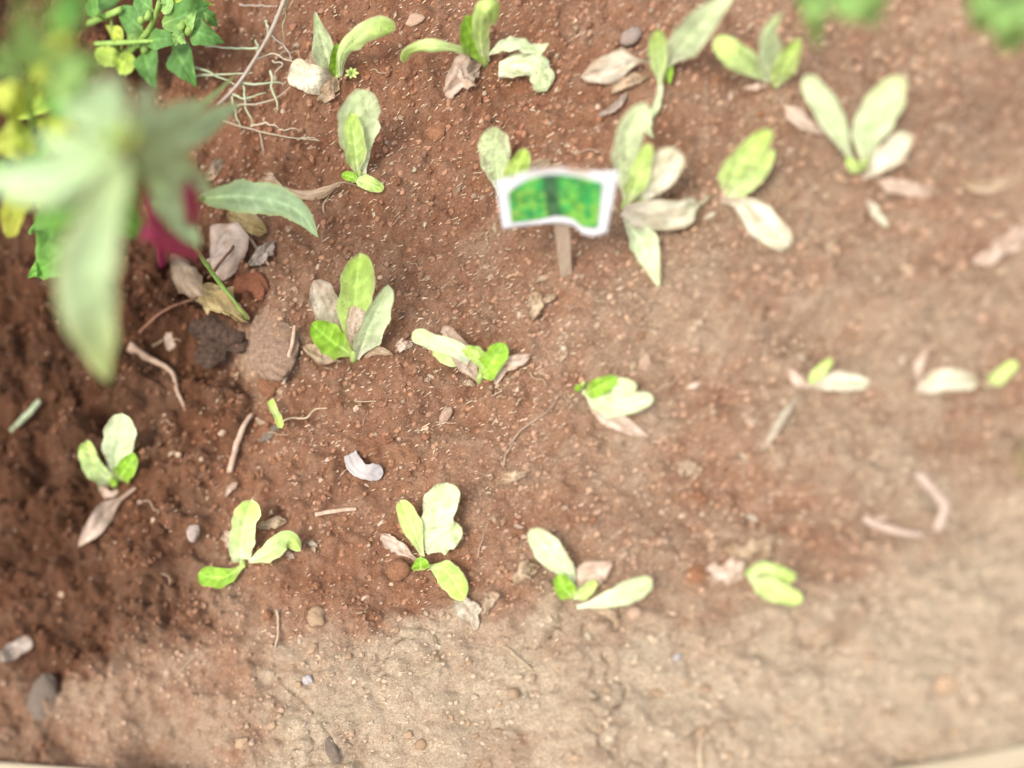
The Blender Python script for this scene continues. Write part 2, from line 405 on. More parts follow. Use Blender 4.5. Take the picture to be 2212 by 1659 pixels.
def leaf(root, pts, Wpx, pal, prof='spat', label=None, cup=.18, roll=0, wave=.10, serr=.014, rag=.05, twist=0, nv=34, nu=15, name='leaf', blot=None, nvein=6, wn=3.0, crumple=0.0, bias=0.0, raw=False, m=None):
    """one leaf blade built along a midrib through points given as photo pixel + height over the soil in cm"""
    _seed[0] += 1; sd_ = _seed[0] * 3.17
    P = np.array([p_ if raw else gp(*p_) for p_ in pts]); Cc = spline(P, nv); s = np.linspace(0, 1, nv)
    if not raw:                                                     # a blade rests on the soil, not in it
        for i in range(2 if root is not None else 0, nv):
            for _ in range(4):
                g_ = ground_at(Cc[i][0], Cc[i][1]) + .0045
                if Cc[i][2] < g_: d_ = c0 - Cc[i]; Cc[i] = Cc[i] + d_ * ((g_ - Cc[i][2]) / d_[2])
    T = np.gradient(Cc, axis=0); T /= np.linalg.norm(T, axis=1)[:, None] + 1e-12
    V = c0 - Cc; V /= np.linalg.norm(V, axis=1)[:, None]
    side = np.cross(T, V); side /= np.linalg.norm(side, axis=1)[:, None] + 1e-9
    for i in range(1, nv):
        if side[i] @ side[i - 1] < 0: side[i] *= -1
    for _ in range(4): side[1:-1] = (side[:-2] + 2 * side[1:-1] + side[2:]) / 4
    side -= T * np.sum(side * T, axis=1)[:, None]; side /= np.linalg.norm(side, axis=1)[:, None]
    N = np.cross(side, T); flip = np.sign(np.sum(N * V, axis=1).mean()) or 1; N *= flip
    ang = R(roll) + R(twist) * (s - .5)
    sd2 = side * np.cos(ang)[:, None] + N * np.sin(ang)[:, None]; N2 = N * np.cos(ang)[:, None] - side * np.sin(ang)[:, None]
    ps = 1.0 if raw else np.array([pxsize(q, e_) for q, e_ in zip(Cc, side)]); ps = np.minimum(ps, np.median(ps) * 1.3) if not raw else ps
    hw = PROF[prof](s) * Wpx * ps / 2
    t = np.linspace(-1, 1, nu); SS, TT = np.meshgrid(s, t, indexing='ij')
    e1 = vnoise(SS * 9 + sd_, np.sign(TT) * 5 + sd_) * .22 + serr * 3 * (((SS * 17 + sd_) % 1.0) - .5) * (SS > .12)
    rg = rag * (fbm(SS, np.sign(TT) * 1.3 + .3 * TT, 6, 3, sd_) * 2.2 - .12) * sstep(.05, .3, SS)
    hwid = hw[:, None] * (1 + (e1 + rg) * np.abs(TT) ** 1.5)
    base = hw.max() + 1e-6
    up = cup * hwid * TT ** 2 + wave * base * np.abs(TT) ** 1.6 * np.sin(SS * wn * 6.28 + sd_ + (TT > 0) * 1.9) * sstep(.1, .4, SS)
    up += -.05 * base * np.exp(-(TT * 7) ** 2) * (pal != 'tan')
    lat = np.sin((SS * nvein * 2 - np.abs(TT) * 1.6) * 6.28 / 2)
    up += .022 * base * lat * (1 - TT ** 2) * sstep(.1, .3, SS)
    up += crumple * base * fbm(SS * 2.2, TT * .9, 3.0, 3, sd_ + 40)
    lng = crumple * .25 * base * fbm(SS * 2, TT, 4.0, 2, sd_ + 70)
    verts = Cc[:, None, :] + sd2[:, None, :] * ((TT + bias * (1 - TT ** 2)) * hwid)[:, :, None] + N2[:, None, :] * up[:, :, None] + T[:, None, :] * lng[:, :, None]
    cp, cm, ct, ce, vn, bl = PAL[pal]; cp, cm, ct, ce = map(np.array, (cp, cm, ct, ce))
    if blot is not None: bl = blot
    k1 = sstep(.0, .42, SS)[..., None]; k2 = sstep(.5, 1.0, SS)[..., None]
    colr = cp * (1 - k1) + cm * k1; colr = colr * (1 - k2) + ct * k2
    ed = sstep(.72, 1.0, np.maximum(np.abs(TT), sstep(.82, 1.0, SS)))[..., None] * .7; colr = colr * (1 - ed) + ce * ed
    rib = np.exp(-(TT * 8) ** 2) * (1 - .55 * SS)
    colr = colr * (1 + (vn * 1.3 * rib + vn * .85 * np.clip(lat, 0, 1) ** 4 * (1 - TT ** 2) * sstep(.12, .3, SS))[..., None])
    if vn > 0: colr = colr + (rib * vn * .09)[..., None]; colr = colr * (1 - np.array((.16, .08, .22)) * (np.exp(-((np.abs(TT) - .20) * 8) ** 2) * (1 - .6 * SS))[..., None])  # shade of the midrib groove painted as darker bands in the leaf colour
    colr *= (1 + .42 * fbm(SS, TT * .5, 5, 4, sd_ + 11))[..., None]
    if vn < 0:                                                      # withered: brown stains and a browned, frayed rim
        st = (sstep(.0, .28, fbm(SS, TT * .7, 4, 4, sd_ + 91)) * .55)[..., None]; colr = colr * (1 - st) + colr * np.array((.62, .50, .40)) * st
        rm = (sstep(.80, 1.0, np.maximum(np.abs(TT), sstep(.85, 1.0, SS))) * sstep(-.15, .1, fbm(SS, np.sign(TT), 7, 3, sd_ + 66)) * .6)[..., None]; colr = colr * (1 - rm) + np.array((.24, .155, .09)) * rm
    elif pal in ('mint', 'pale', 'ygpale', 'green', 'yg'):          # dry brown margin here and there
        rm = (sstep(.84, .99, np.maximum(np.abs(TT), sstep(.80, 1.0, SS))) * sstep(.02, .22, fbm(SS, np.sign(TT), 5, 3, sd_ + 66)) * .65)[..., None]; colr = colr * (1 - rm) + np.array((.42, .31, .18)) * rm
    al = np.clip(bl * (.55 + 1.3 * fbm(SS, TT * .6, 3.2, 3, sd_ + 5)), 0, 1)
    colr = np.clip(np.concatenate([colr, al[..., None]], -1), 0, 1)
    faces = [(i * nu + j, i * nu + j + 1, (i + 1) * nu + j + 1, (i + 1) * nu + j) for i in range(nv - 1) for j in range(nu - 1)]
    if flip < 0: pass
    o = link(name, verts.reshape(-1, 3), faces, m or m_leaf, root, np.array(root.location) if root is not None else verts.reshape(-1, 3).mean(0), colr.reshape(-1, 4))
    if label: o['label'] = label
    return o


def tube_geo(C, rad, ns=7, knob=0.0):
    C = np.asarray(C); n_ = len(C); rad = np.interp(np.linspace(0, 1, n_), np.linspace(0, 1, len(rad)), rad) if not np.isscalar(rad) else np.full(n_, rad)
    T = np.gradient(C, axis=0); T /= np.linalg.norm(T, axis=1)[:, None] + 1e-12
    a = np.array([.3, .2, .93]); X = np.cross(T, a); X /= np.linalg.norm(X, axis=1)[:, None] + 1e-9; Y = np.cross(T, X)
    V = []; F = []
    for i in range(n_):
        for k in range(ns):
            th = 2 * math.pi * k / ns; rr = rad[i] * (1 + knob * (random.random() - .5)); V.append(C[i] + rr * (X[i] * math.cos(th) + Y[i] * math.sin(th)))
    for i in range(n_ - 1):
        for k in range(ns): F.append((i * ns + k, i * ns + (k + 1) % ns, (i + 1) * ns + (k + 1) % ns, (i + 1) * ns + k))
    F.append(tuple(range(ns))[::-1]); F.append(tuple((n_ - 1) * ns + k for k in range(ns)))
    return V, F


def tube(name, pts, wpx, m, parent=None, n=18, knob=.15, ns=7, raw=False, wob=0.0):
    """round stalk through photo pixels (+ cm over the soil); wpx is its width, or widths, in photo pixels"""
    P = np.array([p_ if raw else gp(*p_) for p_ in pts]); C = spline(P, n)
    if wob: C = C + wob * np.stack([fbm(np.linspace(0, 1, n), np.full(n, random.random() * 50), 4, 2, k * 9.0) for k in range(3)], -1)
    ps = np.array([pxsize(q) for q in C]).mean(); w = np.atleast_1d(np.array(wpx, float)) * ps / 2
    V, F = tube_geo(C, w if len(w) > 1 else float(w[0]), ns, knob)
    return link(name, V, F, m, parent, np.array(parent.location) if parent is not None else C.mean(0))


def ico(sub):
    t = (1 + 5 ** .5) / 2
    v = [(-1, t, 0), (1, t, 0), (-1, -t, 0), (1, -t, 0), (0, -1, t), (0, 1, t), (0, -1, -t), (0, 1, -t), (t, 0, -1), (t, 0, 1), (-t, 0, -1), (-t, 0, 1)]
    f = [(0, 11, 5), (0, 5, 1), (0, 1, 7), (0, 7, 10), (0, 10, 11), (1, 5, 9), (5, 11, 4), (11, 10, 2), (10, 7, 6), (7, 1, 8), (3, 9, 4), (3, 4, 2), (3, 2, 6), (3, 6, 8), (3, 8, 9), (4, 9, 5), (2, 4, 11), (6, 2, 10), (8, 6, 7), (9, 8, 1)]
    v = [np.array(q) / np.linalg.norm(q) for q in v]
    for _ in range(sub):
        ch = {}; nf = []

        def mid(a, b):
            k = (min(a, b), max(a, b))
            if k not in ch: q = v[a] + v[b]; v.append(q / np.linalg.norm(q)); ch[k] = len(v) - 1
            return ch[k]
        for a, b, c in f:
            x, y, z = mid(a, b), mid(b, c), mid(c, a); nf += [(a, x, z), (b, y, x), (c, z, y), (x, y, z)]
        f = nf
    return np.array(v), np.array(f)


I0, I1, I2, I3 = ico(0), ico(1), ico(2), ico(3)


def lump_verts(I, seed, amp=.35, sc=1.3, ang=False):
    v = I[0].copy(); d = fbm(v[:, 0] * 1.0 + v[:, 2] * .7 + seed * 5.1, v[:, 1] - v[:, 2] * .6 + seed * 2.3, sc, 4, seed * 1.1)
    if ang: d = np.round(d * 5) / 5 * .7 + d * .3
    return v * (1 + amp * 2 * d)[:, None]


def lump(name, px, py, wpx, hpx, thick, m, seed, rot=0, sink=.25, I=None, amp=.35, ang=False, label=None, cat=None, group=None):
    q = gp(px, py); ps = pxsize(q); v = lump_verts(I or I2, seed, amp, 1.3, ang) * np.array([wpx * ps / 2, hpx * ps / 2 * 1.25, thick * ps / 2])
    a = R(rot); v = v @ np.array([[math.cos(a), math.sin(a), 0], [-math.sin(a), math.cos(a), 0], [0, 0, 1]])
    v[:, 2] += thick * ps * (.5 - sink)
    o = link(name, v, (I or I2)[1], m, None, None); o.location = q
    if label: tag(o, label, cat, group)
    return o


# ------------------------------------------------------------------ ground object
nx, ny = len(XS), len(YS)
idx = np.arange(nx * ny).reshape(nx, ny)
quads = np.stack([idx[:-1, :-1], idx[1:, :-1], idx[1:, 1:], idx[:-1, 1:]], -1).reshape(-1, 4)
me = bpy.data.meshes.new('ground'); me.vertices.add(nx * ny); me.vertices.foreach_set('co', np.stack([GX, GY, Z], -1).astype(np.float32).ravel())
me.loops.add(quads.size); me.loops.foreach_set('vertex_index', quads.astype(np.int32).ravel())
me.polygons.add(len(quads)); me.polygons.foreach_set('loop_start', np.arange(0, quads.size, 4, dtype=np.int32))
me.polygons.foreach_set('loop_total', np.full(len(quads), 4, np.int32)); me.polygons.foreach_set('use_smooth', np.ones(len(quads), bool))
me.update(calc_edges=True); me.validate()
a = me.attributes.new('wet', 'FLOAT_COLOR', 'POINT'); a.data.foreach_set('color', np.stack([DRY, DAMP, DRY * 0, DRY * 0 + 1], -1).astype(np.float32).ravel())
me.materials.append(m_soil)
ground = bpy.data.objects.new('ground', me); COL.objects.link(ground); ground['kind'] = 'structure'


def soil_rgb(x, y):
    d, m_ = sample(DRY, x, y), sample(DAMP, x, y)
    c = np.array(REDC) * (1 - m_) + np.array(DAMPC) * m_; return c * (1 - d) + np.array(DRYC) * d


# ------------------------------------------------------------------ stuff: soil crumbs and glint-imitating pale chips nobody could count
def scatter(name, N, maker, m, smooth=False):
    V = []; F = []; Cc = []; off = 0
    for _ in range(N):
        px, py = rng.uniform(-60, 2272), rng.uniform(-60, 1719)
        q = flat(px, py); r = maker(q, px, py)
        if r is None: continue
        v, f, c = r; V.append(v); F.append(f + off); Cc.append(np.tile(np.r_[c, 1], (len(v), 1))); off += len(v)
    V = np.concatenate(V); Cc = np.concatenate(Cc); F = [list(map(int, t)) for blk in F for t in blk]
    o = link(name, V, F, m, None, None, Cc, smooth); o['kind'] = 'stuff'; return o


def mk_crumb(q, px, py):
    x, y = q[0], q[1]; d = sample(DRY, x, y)
    if d > .55 and rng.random() < .2: return None
    r = (.0006 + .0028 * rng.random() ** (3.4 + 2 * d)) * (1 + .5 * sample(DAMP, x, y))
    v = I0[0] * (1 + .5 * (rng.random((12, 1)) - .5)) * r * np.array([1, rng.uniform(.7, 1.3), rng.uniform(.6, 1)])
    a = rng.uniform(0, 6.28); v = v @ np.array([[math.cos(a), math.sin(a), 0], [-math.sin(a), math.cos(a), 0], [0, 0, 1]])
    v = v + np.array([x, y, ground_at(x, y) + r * .25])
    c = soil_rgb(x, y) * (rng.uniform(.75, 1.45) if d < .5 else rng.uniform(.82, 1.12))
    if rng.random() < .12 * max(0, 1 - 1.3 * sample(DAMP, x, y)) * (1 - d): c = np.array([.40, .29, .20]) * rng.uniform(.7, 1.2)
    return v, I0[1], c


crumbs = scatter('soil_crumbs', 30000, mk_crumb, m_crumb)
crumbs['label'] = 'fine crumbs of reddish and tan soil all over the bed'
BOX = np.array([(x, y, z) for x in (-1, 1) for y in (-1, 1) for z in (-1, 1)], float)
BOXF = np.array([(0, 1, 3, 2), (4, 6, 7, 5), (0, 4, 5, 1), (2, 3, 7, 6), (0, 2, 6, 4), (1, 5, 7, 3)])


def mk_chip(q, px, py):
    x, y = q[0], q[1]
    dens = .95 if (450 < px < 1250 and py < 1000) else (.4 if px < 1750 and py < 1300 else .25)
    if rng.random() > dens * (1 - .85 * sample(DAMP, q[0], q[1])): return None
    L_ = rng.uniform(.0008, .0022) * (2.0 if rng.random() < .05 else 1); w = rng.uniform(.0003, .0006)
    v = BOX * np.array([L_, w, .00025]); v[:, 0] += 0; v[:4, 1] *= .5
    a = rng.normal(.55, .30); b = rng.uniform(-.4, .4)
    v = v @ np.array([[math.cos(b), 0, math.sin(b)], [0, 1, 0], [-math.sin(b), 0, math.cos(b)]])
    v = v @ np.array([[math.cos(a), math.sin(a), 0], [-math.sin(a), math.cos(a), 0], [0, 0, 1]])
    v = v + np.array([x, y, ground_at(x, y) + .0012])
    return v, BOXF, np.array([.60, .46, .32]) * rng.uniform(.65, 1.3)  # pale chip colour imitates bright glints on the soil


chips = scatter('glint_chips', 10000, mk_chip, m_crumb)
chips['label'] = 'pale chips imitating bright glints, sprinkled over the soil'

# ------------------------------------------------------------------ lettuce seedlings
SG = 'lettuce seedlings planted in rows in the bed'


def seedling(base, label, leaves, crown='yg', cw=16):
    b = gp(base[0], base[1], -.3); root = thing('lettuce_seedling', label, 'seedling', b, SG)
    q = np.array(b); C = np.array([q + np.array([0, 0, z]) for z in (-.004, .004, .011, .016)])
    ps = pxsize(q); V, F = tube_geo(C, np.array([.8, 1.0, .8, .3]) * cw * ps / 2, 8, .3)
    cc = np.array([PAL[crown][1] + (.1,)] * len(V)); link('stem', V, F, m_leaf, root, q, cc)
    for lf in leaves: leaf(root, *lf[:-1], **lf[-1])
    return root


DRY_ = lambda **k: dict(dict(label='withered dry leaf', crumple=.35, wave=.18, rag=.25, serr=.02), **k)

seedling((722, 172), 'wilting pale lettuce seedling beside the dry grass stalk, uppermost left of its rows', [
    ([(722, 172, 0), (703, 110, 3.5), (679, 26, 8)], 56, 'mint', 'lance', dict(cup=.5, roll=15)),
    ([(727, 174, 0), (726, 130, 2.5), (728, 92, 4.5)], 30, 'vivid', 'oval', dict(cup=.5)),
    ([(735, 174, 0), (742, 120, 3.5), (775, 82, 6), (815, 62, 6), (856, 66, 4.5)], 52, 'ygpale', 'spat', dict(cup=-.35, roll=-15, wave=.16, blot=.5)),
    ([(718, 178, .5), (675, 172, 2), (625, 152, 1.2)], 64, 'cream', 'strap', DRY_(crumple=.08, wave=.08, rag=.03, label='bleached cream leaf')),
    ([(735, 176, .3), (715, 192, 1), (688, 216, .3)], 44, 'tan', 'oval', DRY_()),
    ([(708, 168, .5), (685, 140, 1.2), (668, 116, .6)], 34, 'tan', 'oval', DRY_()),
])
seedling((1045, 142), 'lettuce seedling with arching curled leaves and one vivid green leaf, top middle of the bed', [
    ([(1050, 142, 0), (1028, 98, 3), (1003, 38, 6.5)], 60, 'vivid', 'spat', dict(cup=.35, wave=.14)),
    ([(1044, 140, 0), (1037, 70, 5), (1043, 22, 8.5), (1064, 16, 8.5), (1072, 50, 6)], 42, 'yg', 'strap', dict(cup=-.3, wave=.2, roll=15)),
    ([(1035, 130, .5), (985, 108, 4), (925, 102, 5), (885, 112, 4), (870, 138, 2)], 34, 'ygpale', 'spat', dict(cup=-.35, wave=.2, roll=35)),
    ([(1052, 120, 1), (1085, 96, 3.5), (1120, 93, 4), (1160, 106, 3), (1187, 96, 3.5)], 34, 'mint', 'oval', dict(cup=-.25, wave=.25, wn=5, serr=.03, roll=30)),
    ([(1076, 152, 1.2), (1115, 140, 2.5), (1160, 148, 2.5), (1182, 196, .5)], 54, 'mint', 'strap', DRY_(cup=-.4, rag=.2, crumple=.2, label='limp pale leaf folded on the soil')),
    ([(1085, 135, .8), (1115, 124, 1), (1155, 126, .5)], 30, 'tan', 'oval', DRY_()),
    ([(1036, 138, .6), (1000, 160, 1.8), (962, 204, .6)], 74, 'pink', 'belly', DRY_(rag=.4, crumple=.4, label='ragged pinkish tan dry leaf')),
])
seedling((1425, 182), 'lettuce seedling with one very long pale leaf running out at the upper edge', [
    ([(1425, 188, .3), (1424, 130, 3), (1416, 64, 6)], 48, 'ygpale', 'spat', dict(cup=.25)),
    ([(1440, 140, 1.5), (1485, 85, 5), (1550, 15, 8), (1602, -48, 9.5)], 78, 'mint', 'point', dict(cup=.35, serr=.02)),
    ([(1446, 128, 1.5), (1447, 155, 1.2), (1447, 184, .4)], 16, 'vivid', 'lance', dict()),
    ([(1412, 136, 1), (1375, 132, 1.6), (1320, 146, 1.5), (1250, 166, .5)], 66, 'creamtan', 'tail', DRY_(rag=.12, label='bleached dry leaf lying left')),
    ([(1400, 164, .5), (1355, 178, 1), (1318, 198, .4)], 34, 'tan', 'oval', DRY_()),
    ([(1450, 100, 1), (1452, 118, 1), (1440, 140, .5)], 30, 'tan', 'oval', DRY_()),
    ([(1424, 182, .6), (1418, 225, 1), (1402, 262, 1), (1410, 300, .8)], 20, 'mint', 'strap', dict(cup=-.6, wave=.5, twist=60, blot=.8, label='shrivelled twisted leaf')),
], cw=20)
seedling((1670, 190), 'seedling with three bright spread leaves at the upper right, one tipped yellow green', [
    ([(1664, 178, 0), (1622, 146, 3), (1580, 112, 5), (1541, 84, 5.5)], 58, 'ygpale', 'spat', dict(cup=.2)),
    ([(1665, 182, 0), (1662, 115, 4), (1663, 65, 7), (1694, 24, 9)], 62, 'pale', 'point', dict(cup=.2, serr=.015, blot=.05)),
    ([(1675, 192, 0), (1697, 140, 3), (1724, 82, 5.5)], 52, 'yg', 'oval', dict(cup=.3)),
    ([(1655, 186, .3), (1635, 188, .8), (1610, 190, .3)], 16, 'pink', 'belly', DRY_()),
    ([(1678, 204, .3), (1702, 236, 1), (1735, 266, 1.2), (1785, 292, .5)], 34, 'pink', 'tail', DRY_(label='whitish dry leaf trailing right')),
])
seedling((1852, 372), 'pale four leaved seedling out of focus at the right below the broad green leaves', [
    ([(1845, 362, 0), (1805, 270, 3.5), (1737, 163, 6.5)], 58, 'mint', 'spat', dict(cup=.2)),
    ([(1868, 370, 0), (1885, 275, 4), (1936, 160, 7)], 92, 'pale', 'spat', dict(cup=.2, blot=0)),
    ([(1862, 386, .3), (1905, 350, 2), (1962, 286, 3)], 58, 'cream', 'spat', dict(cup=.1, blot=.1)),
    ([(1888, 386, .3), (1940, 402, 1), (2018, 418, .3)], 40, 'pink', 'oval', DRY_()),
    ([(1855, 375, .4), (1842, 358, 1.5), (1830, 340, 2.2)], 26, 'yg', 'oval', dict()),
], cw=30)
seedling((778, 392), 'seedling with a vivid green leaf standing in front of one broad whitish leaf', [
    ([(784, 386, 0), (774, 300, 4), (770, 193, 8.5)], 98, 'mint', 'spat', dict(cup=.25, blot=.8, wave=.05)),
    ([(772, 380, .8), (768, 320, 4), (757, 243, 7)], 48, 'yg', 'oval', dict(cup=.3)),
    ([(776, 396, .3), (760, 382, 1.2), (738, 377, 1)], 22, 'vivid', 'oval', dict()),
    ([(764, 386, .6), (795, 396, 1.5), (829, 409, .6)], 32, 'yg', 'oval', dict(wave=.2)),
    ([(775, 402, .3), (738, 394, 1.5), (700, 414, 1.2), (655, 422, .8), (608, 402, 1)], 24, 'tan', 'tail', DRY_(cup=-.7, rag=.1, label='thin twisted dry leaf')),
])
seedling((1092, 425), 'seedling half hidden behind the picture sign, one spotted cream leaf and one green', [
    ([(1080, 420, 0), (1070, 345, 3.5), (1052, 277, 6)], 72, 'pale', 'spat', dict(cup=.1, blot=1.0)),
    ([(1103, 430, 0), (1115, 375, 3), (1134, 320, 5)], 56, 'green', 'oval', dict(cup=.2)),
    ([(1120, 390, .3), (1150, 358, 1), (1190, 350, .6)], 24, 'tan', 'oval', DRY_()),
])
seedling((1347, 452), 'many leaved seedling right of the picture sign, with a tall speckled leaf', [
    ([(1352, 440, 0), (1352, 360, 4), (1362, 290, 7), (1392, 221, 9)], 66, 'mint', 'spat', dict(cup=.25, blot=.95)),
    ([(1362, 440, .3), (1405, 395, 3), (1466, 322, 5.5)], 78, 'cream', 'spat', dict(cup=.1, blot=.25, wave=.15)),
    ([(1355, 444, .8), (1380, 380, 4), (1400, 308, 6.5)], 46, 'yg', 'oval', dict(cup=.35)),
    ([(1346, 454, .4), (1400, 463, 2), (1468, 464, 2), (1500, 448, 1.5), (1536, 422, .5)], 64, 'cream', 'rtail', DRY_(crumple=.15, rag=.05, blot=.3, label='cream yellow leaf with a dry brown tip')),
    ([(1350, 470, .3), (1393, 530, 1.6), (1424, 620, 1.2)], 66, 'mint', 'point', dict(cup=.3, blot=0, bias=.15)),
    ([(1372, 432, .8), (1388, 428, 1.5), (1400, 434, 1)], 22, 'vivid', 'oval', dict()),
    ([(1338, 462, .3), (1325, 450, .8), (1320, 430, .6)], 14, 'tan', 'belly', DRY_()),
], cw=20)
seedling((1562, 436), 'seedling with one upright split green leaf and one cream leaf on the soil', [
    ([(1562, 428, 0), (1598, 360, 3.5), (1666, 277, 7)], 66, 'yg', 'oval', dict(cup=.2, bias=-.1)),
    ([(1563, 430, .4), (1610, 400, 2.5), (1640, 372, 4), (1670, 322, 5.5)], 40, 'ygpale', 'oval', dict(cup=.2)),
    ([(1558, 432, .3), (1605, 444, 1.8), (1650, 484, 1.6), (1706, 534, .5)], 72, 'cream', 'spat', DRY_(crumple=.2, rag=.06, blot=.5, label='cream leaf lying on the soil')),
    ([(1560, 440, .2), (1563, 425, .8), (1570, 405, 1.2)], 12, 'pink', 'strap', DRY_()),
])
seedling((766, 776), 'tallest upright seedling, with broad green leaves and dry tan leaves, left of centre', [
    ([(766, 770, 0), (765, 680, 4), (777, 545, 8)], 76, 'green', 'spat', dict(cup=.25, blot=.55, wave=.05)),
    ([(742, 730, .4), (706, 665, 2.5), (678, 606, 3.8)], 70, 'creamtan', 'oval', DRY_(crumple=.12, rag=.05, blot=.7)),
    ([(768, 765, .9), (768, 700, 3.6), (777, 622, 5.4)], 40, 'pink', 'oval', DRY_(crumple=.1, rag=.05, blot=.9)),
    ([(771, 776, .4), (800, 705, 4), (840, 616, 7)], 58, 'mint', 'oval', dict(cup=.55, roll=-20)),
    ([(762, 768, .5), (718, 738, 2.6), (672, 699, 3.5)], 68, 'vivid', 'oval', dict(cup=.3)),
    ([(742, 784, .3), (705, 772, 1), (652, 748, .6)], 40, 'tan', 'tail', DRY_()),
    ([(788, 772, .3), (812, 756, .9), (848, 766, .4)], 22, 'tan', 'belly', DRY_()),
], cw=20)
seedling((1035, 826), 'sprawling seedling of the centre row, long pale leaf folded over a speckled tan one', [
    ([(1037, 829, 0), (1000, 772, 2), (957, 705, 3)], 46, 'pink', 'oval', DRY_(crumple=.1, rag=.05, blot=.9)),
    ([(1012, 786, 1.4), (975, 768, 2), (932, 742, 2)], 46, 'ygpale', 'oval', dict(cup=.2)),
    ([(1016, 778, 2.2), (985, 755, 3), (935, 738, 3), (890, 719, 2.6)], 36, 'pale', 'strap', dict(cup=.2, blot=.2)),
    ([(1048, 806, 1), (1034, 770, 2.8), (998, 752, 3)], 34, 'green', 'oval', dict(cup=-.5)),
    ([(1034, 814, .5), (1062, 785, 2.2), (1088, 740, 3)], 54, 'vivid', 'oval', dict(cup=.3, roll=10)),
    ([(1070, 830, .3), (1086, 792, 1), (1112, 782, 1.4), (1145, 768, .8)], 34, 'pink', 'belly', DRY_(rag=.05, crumple=.1)),
    ([(1026, 834, .2), (1012, 828, .7), (998, 826, .4)], 16, 'tan', 'belly', DRY_()),
])
seedling((1254, 843), 'seedling lying on its side right of centre, leaves all pointing right', [
    ([(1270, 862, .4), (1330, 908, .9), (1404, 946, .4)], 46, 'pink', 'lance', DRY_(rag=.08, crumple=.15)),
    ([(1258, 846, .4), (1330, 874, 2), (1412, 862, 2.2)], 60, 'mint', 'oval', dict(cup=.3, blot=.2, bias=.1)),
    ([(1272, 850, 1.2), (1322, 838, 2.6), (1375, 842, 2.8)], 52, 'pale', 'oval', dict(cup=.2, blot=0)),
    ([(1262, 850, 1), (1295, 836, 2.8), (1334, 818, 3.4)], 40, 'vivid', 'oval', dict(cup=.3)),
    ([(1256, 842, .6), (1248, 839, 1.2), (1241, 842, 1.2)], 16, 'vivid', 'oval', dict()),
])
seedling((246, 1042), 'short seedling at the far left on dark soil, one stout whitish leaf', [
    ([(255, 1036, 0), (272, 1012, 2), (292, 980, 3)], 44, 'vivid', 'oval', dict(cup=.3)),
    ([(240, 1040, 0), (202, 1002, 2.4), (188, 950, 3.6)], 50, 'ygpale', 'strap', dict(cup=.5, roll=25, rag=.2, blot=.6)),
    ([(245, 1036, .3), (256, 965, 3.4), (265, 893, 5.5)], 70, 'mint', 'spat', dict(cup=.2, blot=.1)),
    ([(241, 1052, .4), (245, 1044, 1.2), (250, 1036, 1.6)], 18, 'vivid', 'oval', dict()),
    ([(258, 1058, .3), (235, 1068, .8), (212, 1052, .4)], 18, 'pink', 'belly', DRY_()),
    ([(292, 1054, .4), (262, 1076, .8), (230, 1104, 1), (202, 1140, 1.6), (168, 1182, 1.4)], 46, 'pink', 'tail', DRY_(rag=.05, crumple=.1, label='dry leaf on a long thin stalk')),
])
seedling((526, 1222), 'lower left seedling with a vivid leaf lying left and a hooked leaf right', [
    ([(512, 1196, .4), (500, 1170, 1), (486, 1148, .6)], 32, 'pink', 'oval', DRY_()),
    ([(521, 1214, 0), (524, 1150, 3), (543, 1078, 5)], 56, 'ygpale', 'strap', dict(cup=.25, blot=.1)),
    ([(534, 1216, 0), (582, 1192, 2.6), (622, 1165, 3.2), (650, 1190, 2)], 44, 'ygpale', 'oval', dict(cup=-.4, blot=.1)),
    ([(528, 1220, .8), (485, 1246, 1.8), (427, 1244, 1.5)], 46, 'vivid', 'spat', dict(cup=.2)),
])
seedling((908, 1216), 'lower middle seedling with lobed cream leaf and bright hanging leaf, by the round clod', [
    ([(900, 1210, .4), (865, 1184, 1), (822, 1155, .6)], 36, 'pink', 'spat', DRY_()),
    ([(915, 1206, 0), (893, 1145, 2.6), (864, 1080, 3.6)], 44, 'yg', 'spat', dict(cup=.2)),
    ([(922, 1196, .4), (950, 1166, 2), (998, 1140, 2.4)], 64, 'pale', 'oval', dict(cup=.1, wave=.2, blot=.2)),
    ([(930, 1190, .6), (945, 1120, 3), (964, 1042, 4.4)], 74, 'pale', 'strap', dict(cup=.15, wave=.12, blot=.75)),
    ([(985, 1282, .4), (1008, 1312, .9), (1030, 1362, .3)], 44, 'creamtan', 'belly', DRY_(rag=.35)),
    ([(924, 1222, .5), (966, 1240, 2), (1002, 1296, 1)], 56, 'green', 'oval', dict(cup=-.2, bias=-.1)),
    ([(908, 1232, .8), (908, 1220, 2), (906, 1204, 2.4)], 40, 'vivid', 'belly', dict(cup=.2, wave=.04)),
])
seedling((1238, 1290), 'lower row seedling with a mint leaf reaching up left and a creamy leaf right', [
    ([(1250, 1280, .4), (1280, 1240, 1.6), (1326, 1216, 1.4)], 66, 'pink', 'point', DRY_(rag=.15, crumple=.12)),
    ([(1238, 1288, .4), (1226, 1238, 1.8), (1190, 1198, 3), (1146, 1143, 4.4)], 58, 'mint', 'spat', dict(cup=.2, blot=.1)),
    ([(1238, 1292, .3), (1218, 1270, 1.8), (1206, 1240, 2.6)], 44, 'vivid', 'oval', dict(cup=.4)),
    ([(1240, 1294, .5), (1265, 1278, 1.8), (1288, 1254, 2.4)], 28, 'yg', 'oval', dict(cup=.4)),
    ([(1246, 1312, .6), (1330, 1290, 2), (1410, 1254, 2.4)], 48, 'pale', 'spat', dict(cup=.2, blot=.05)),
    ([(1268, 1314, .2), (1308, 1320, .8), (1338, 1348, .3)], 20, 'tan', 'belly', DRY_()),
])
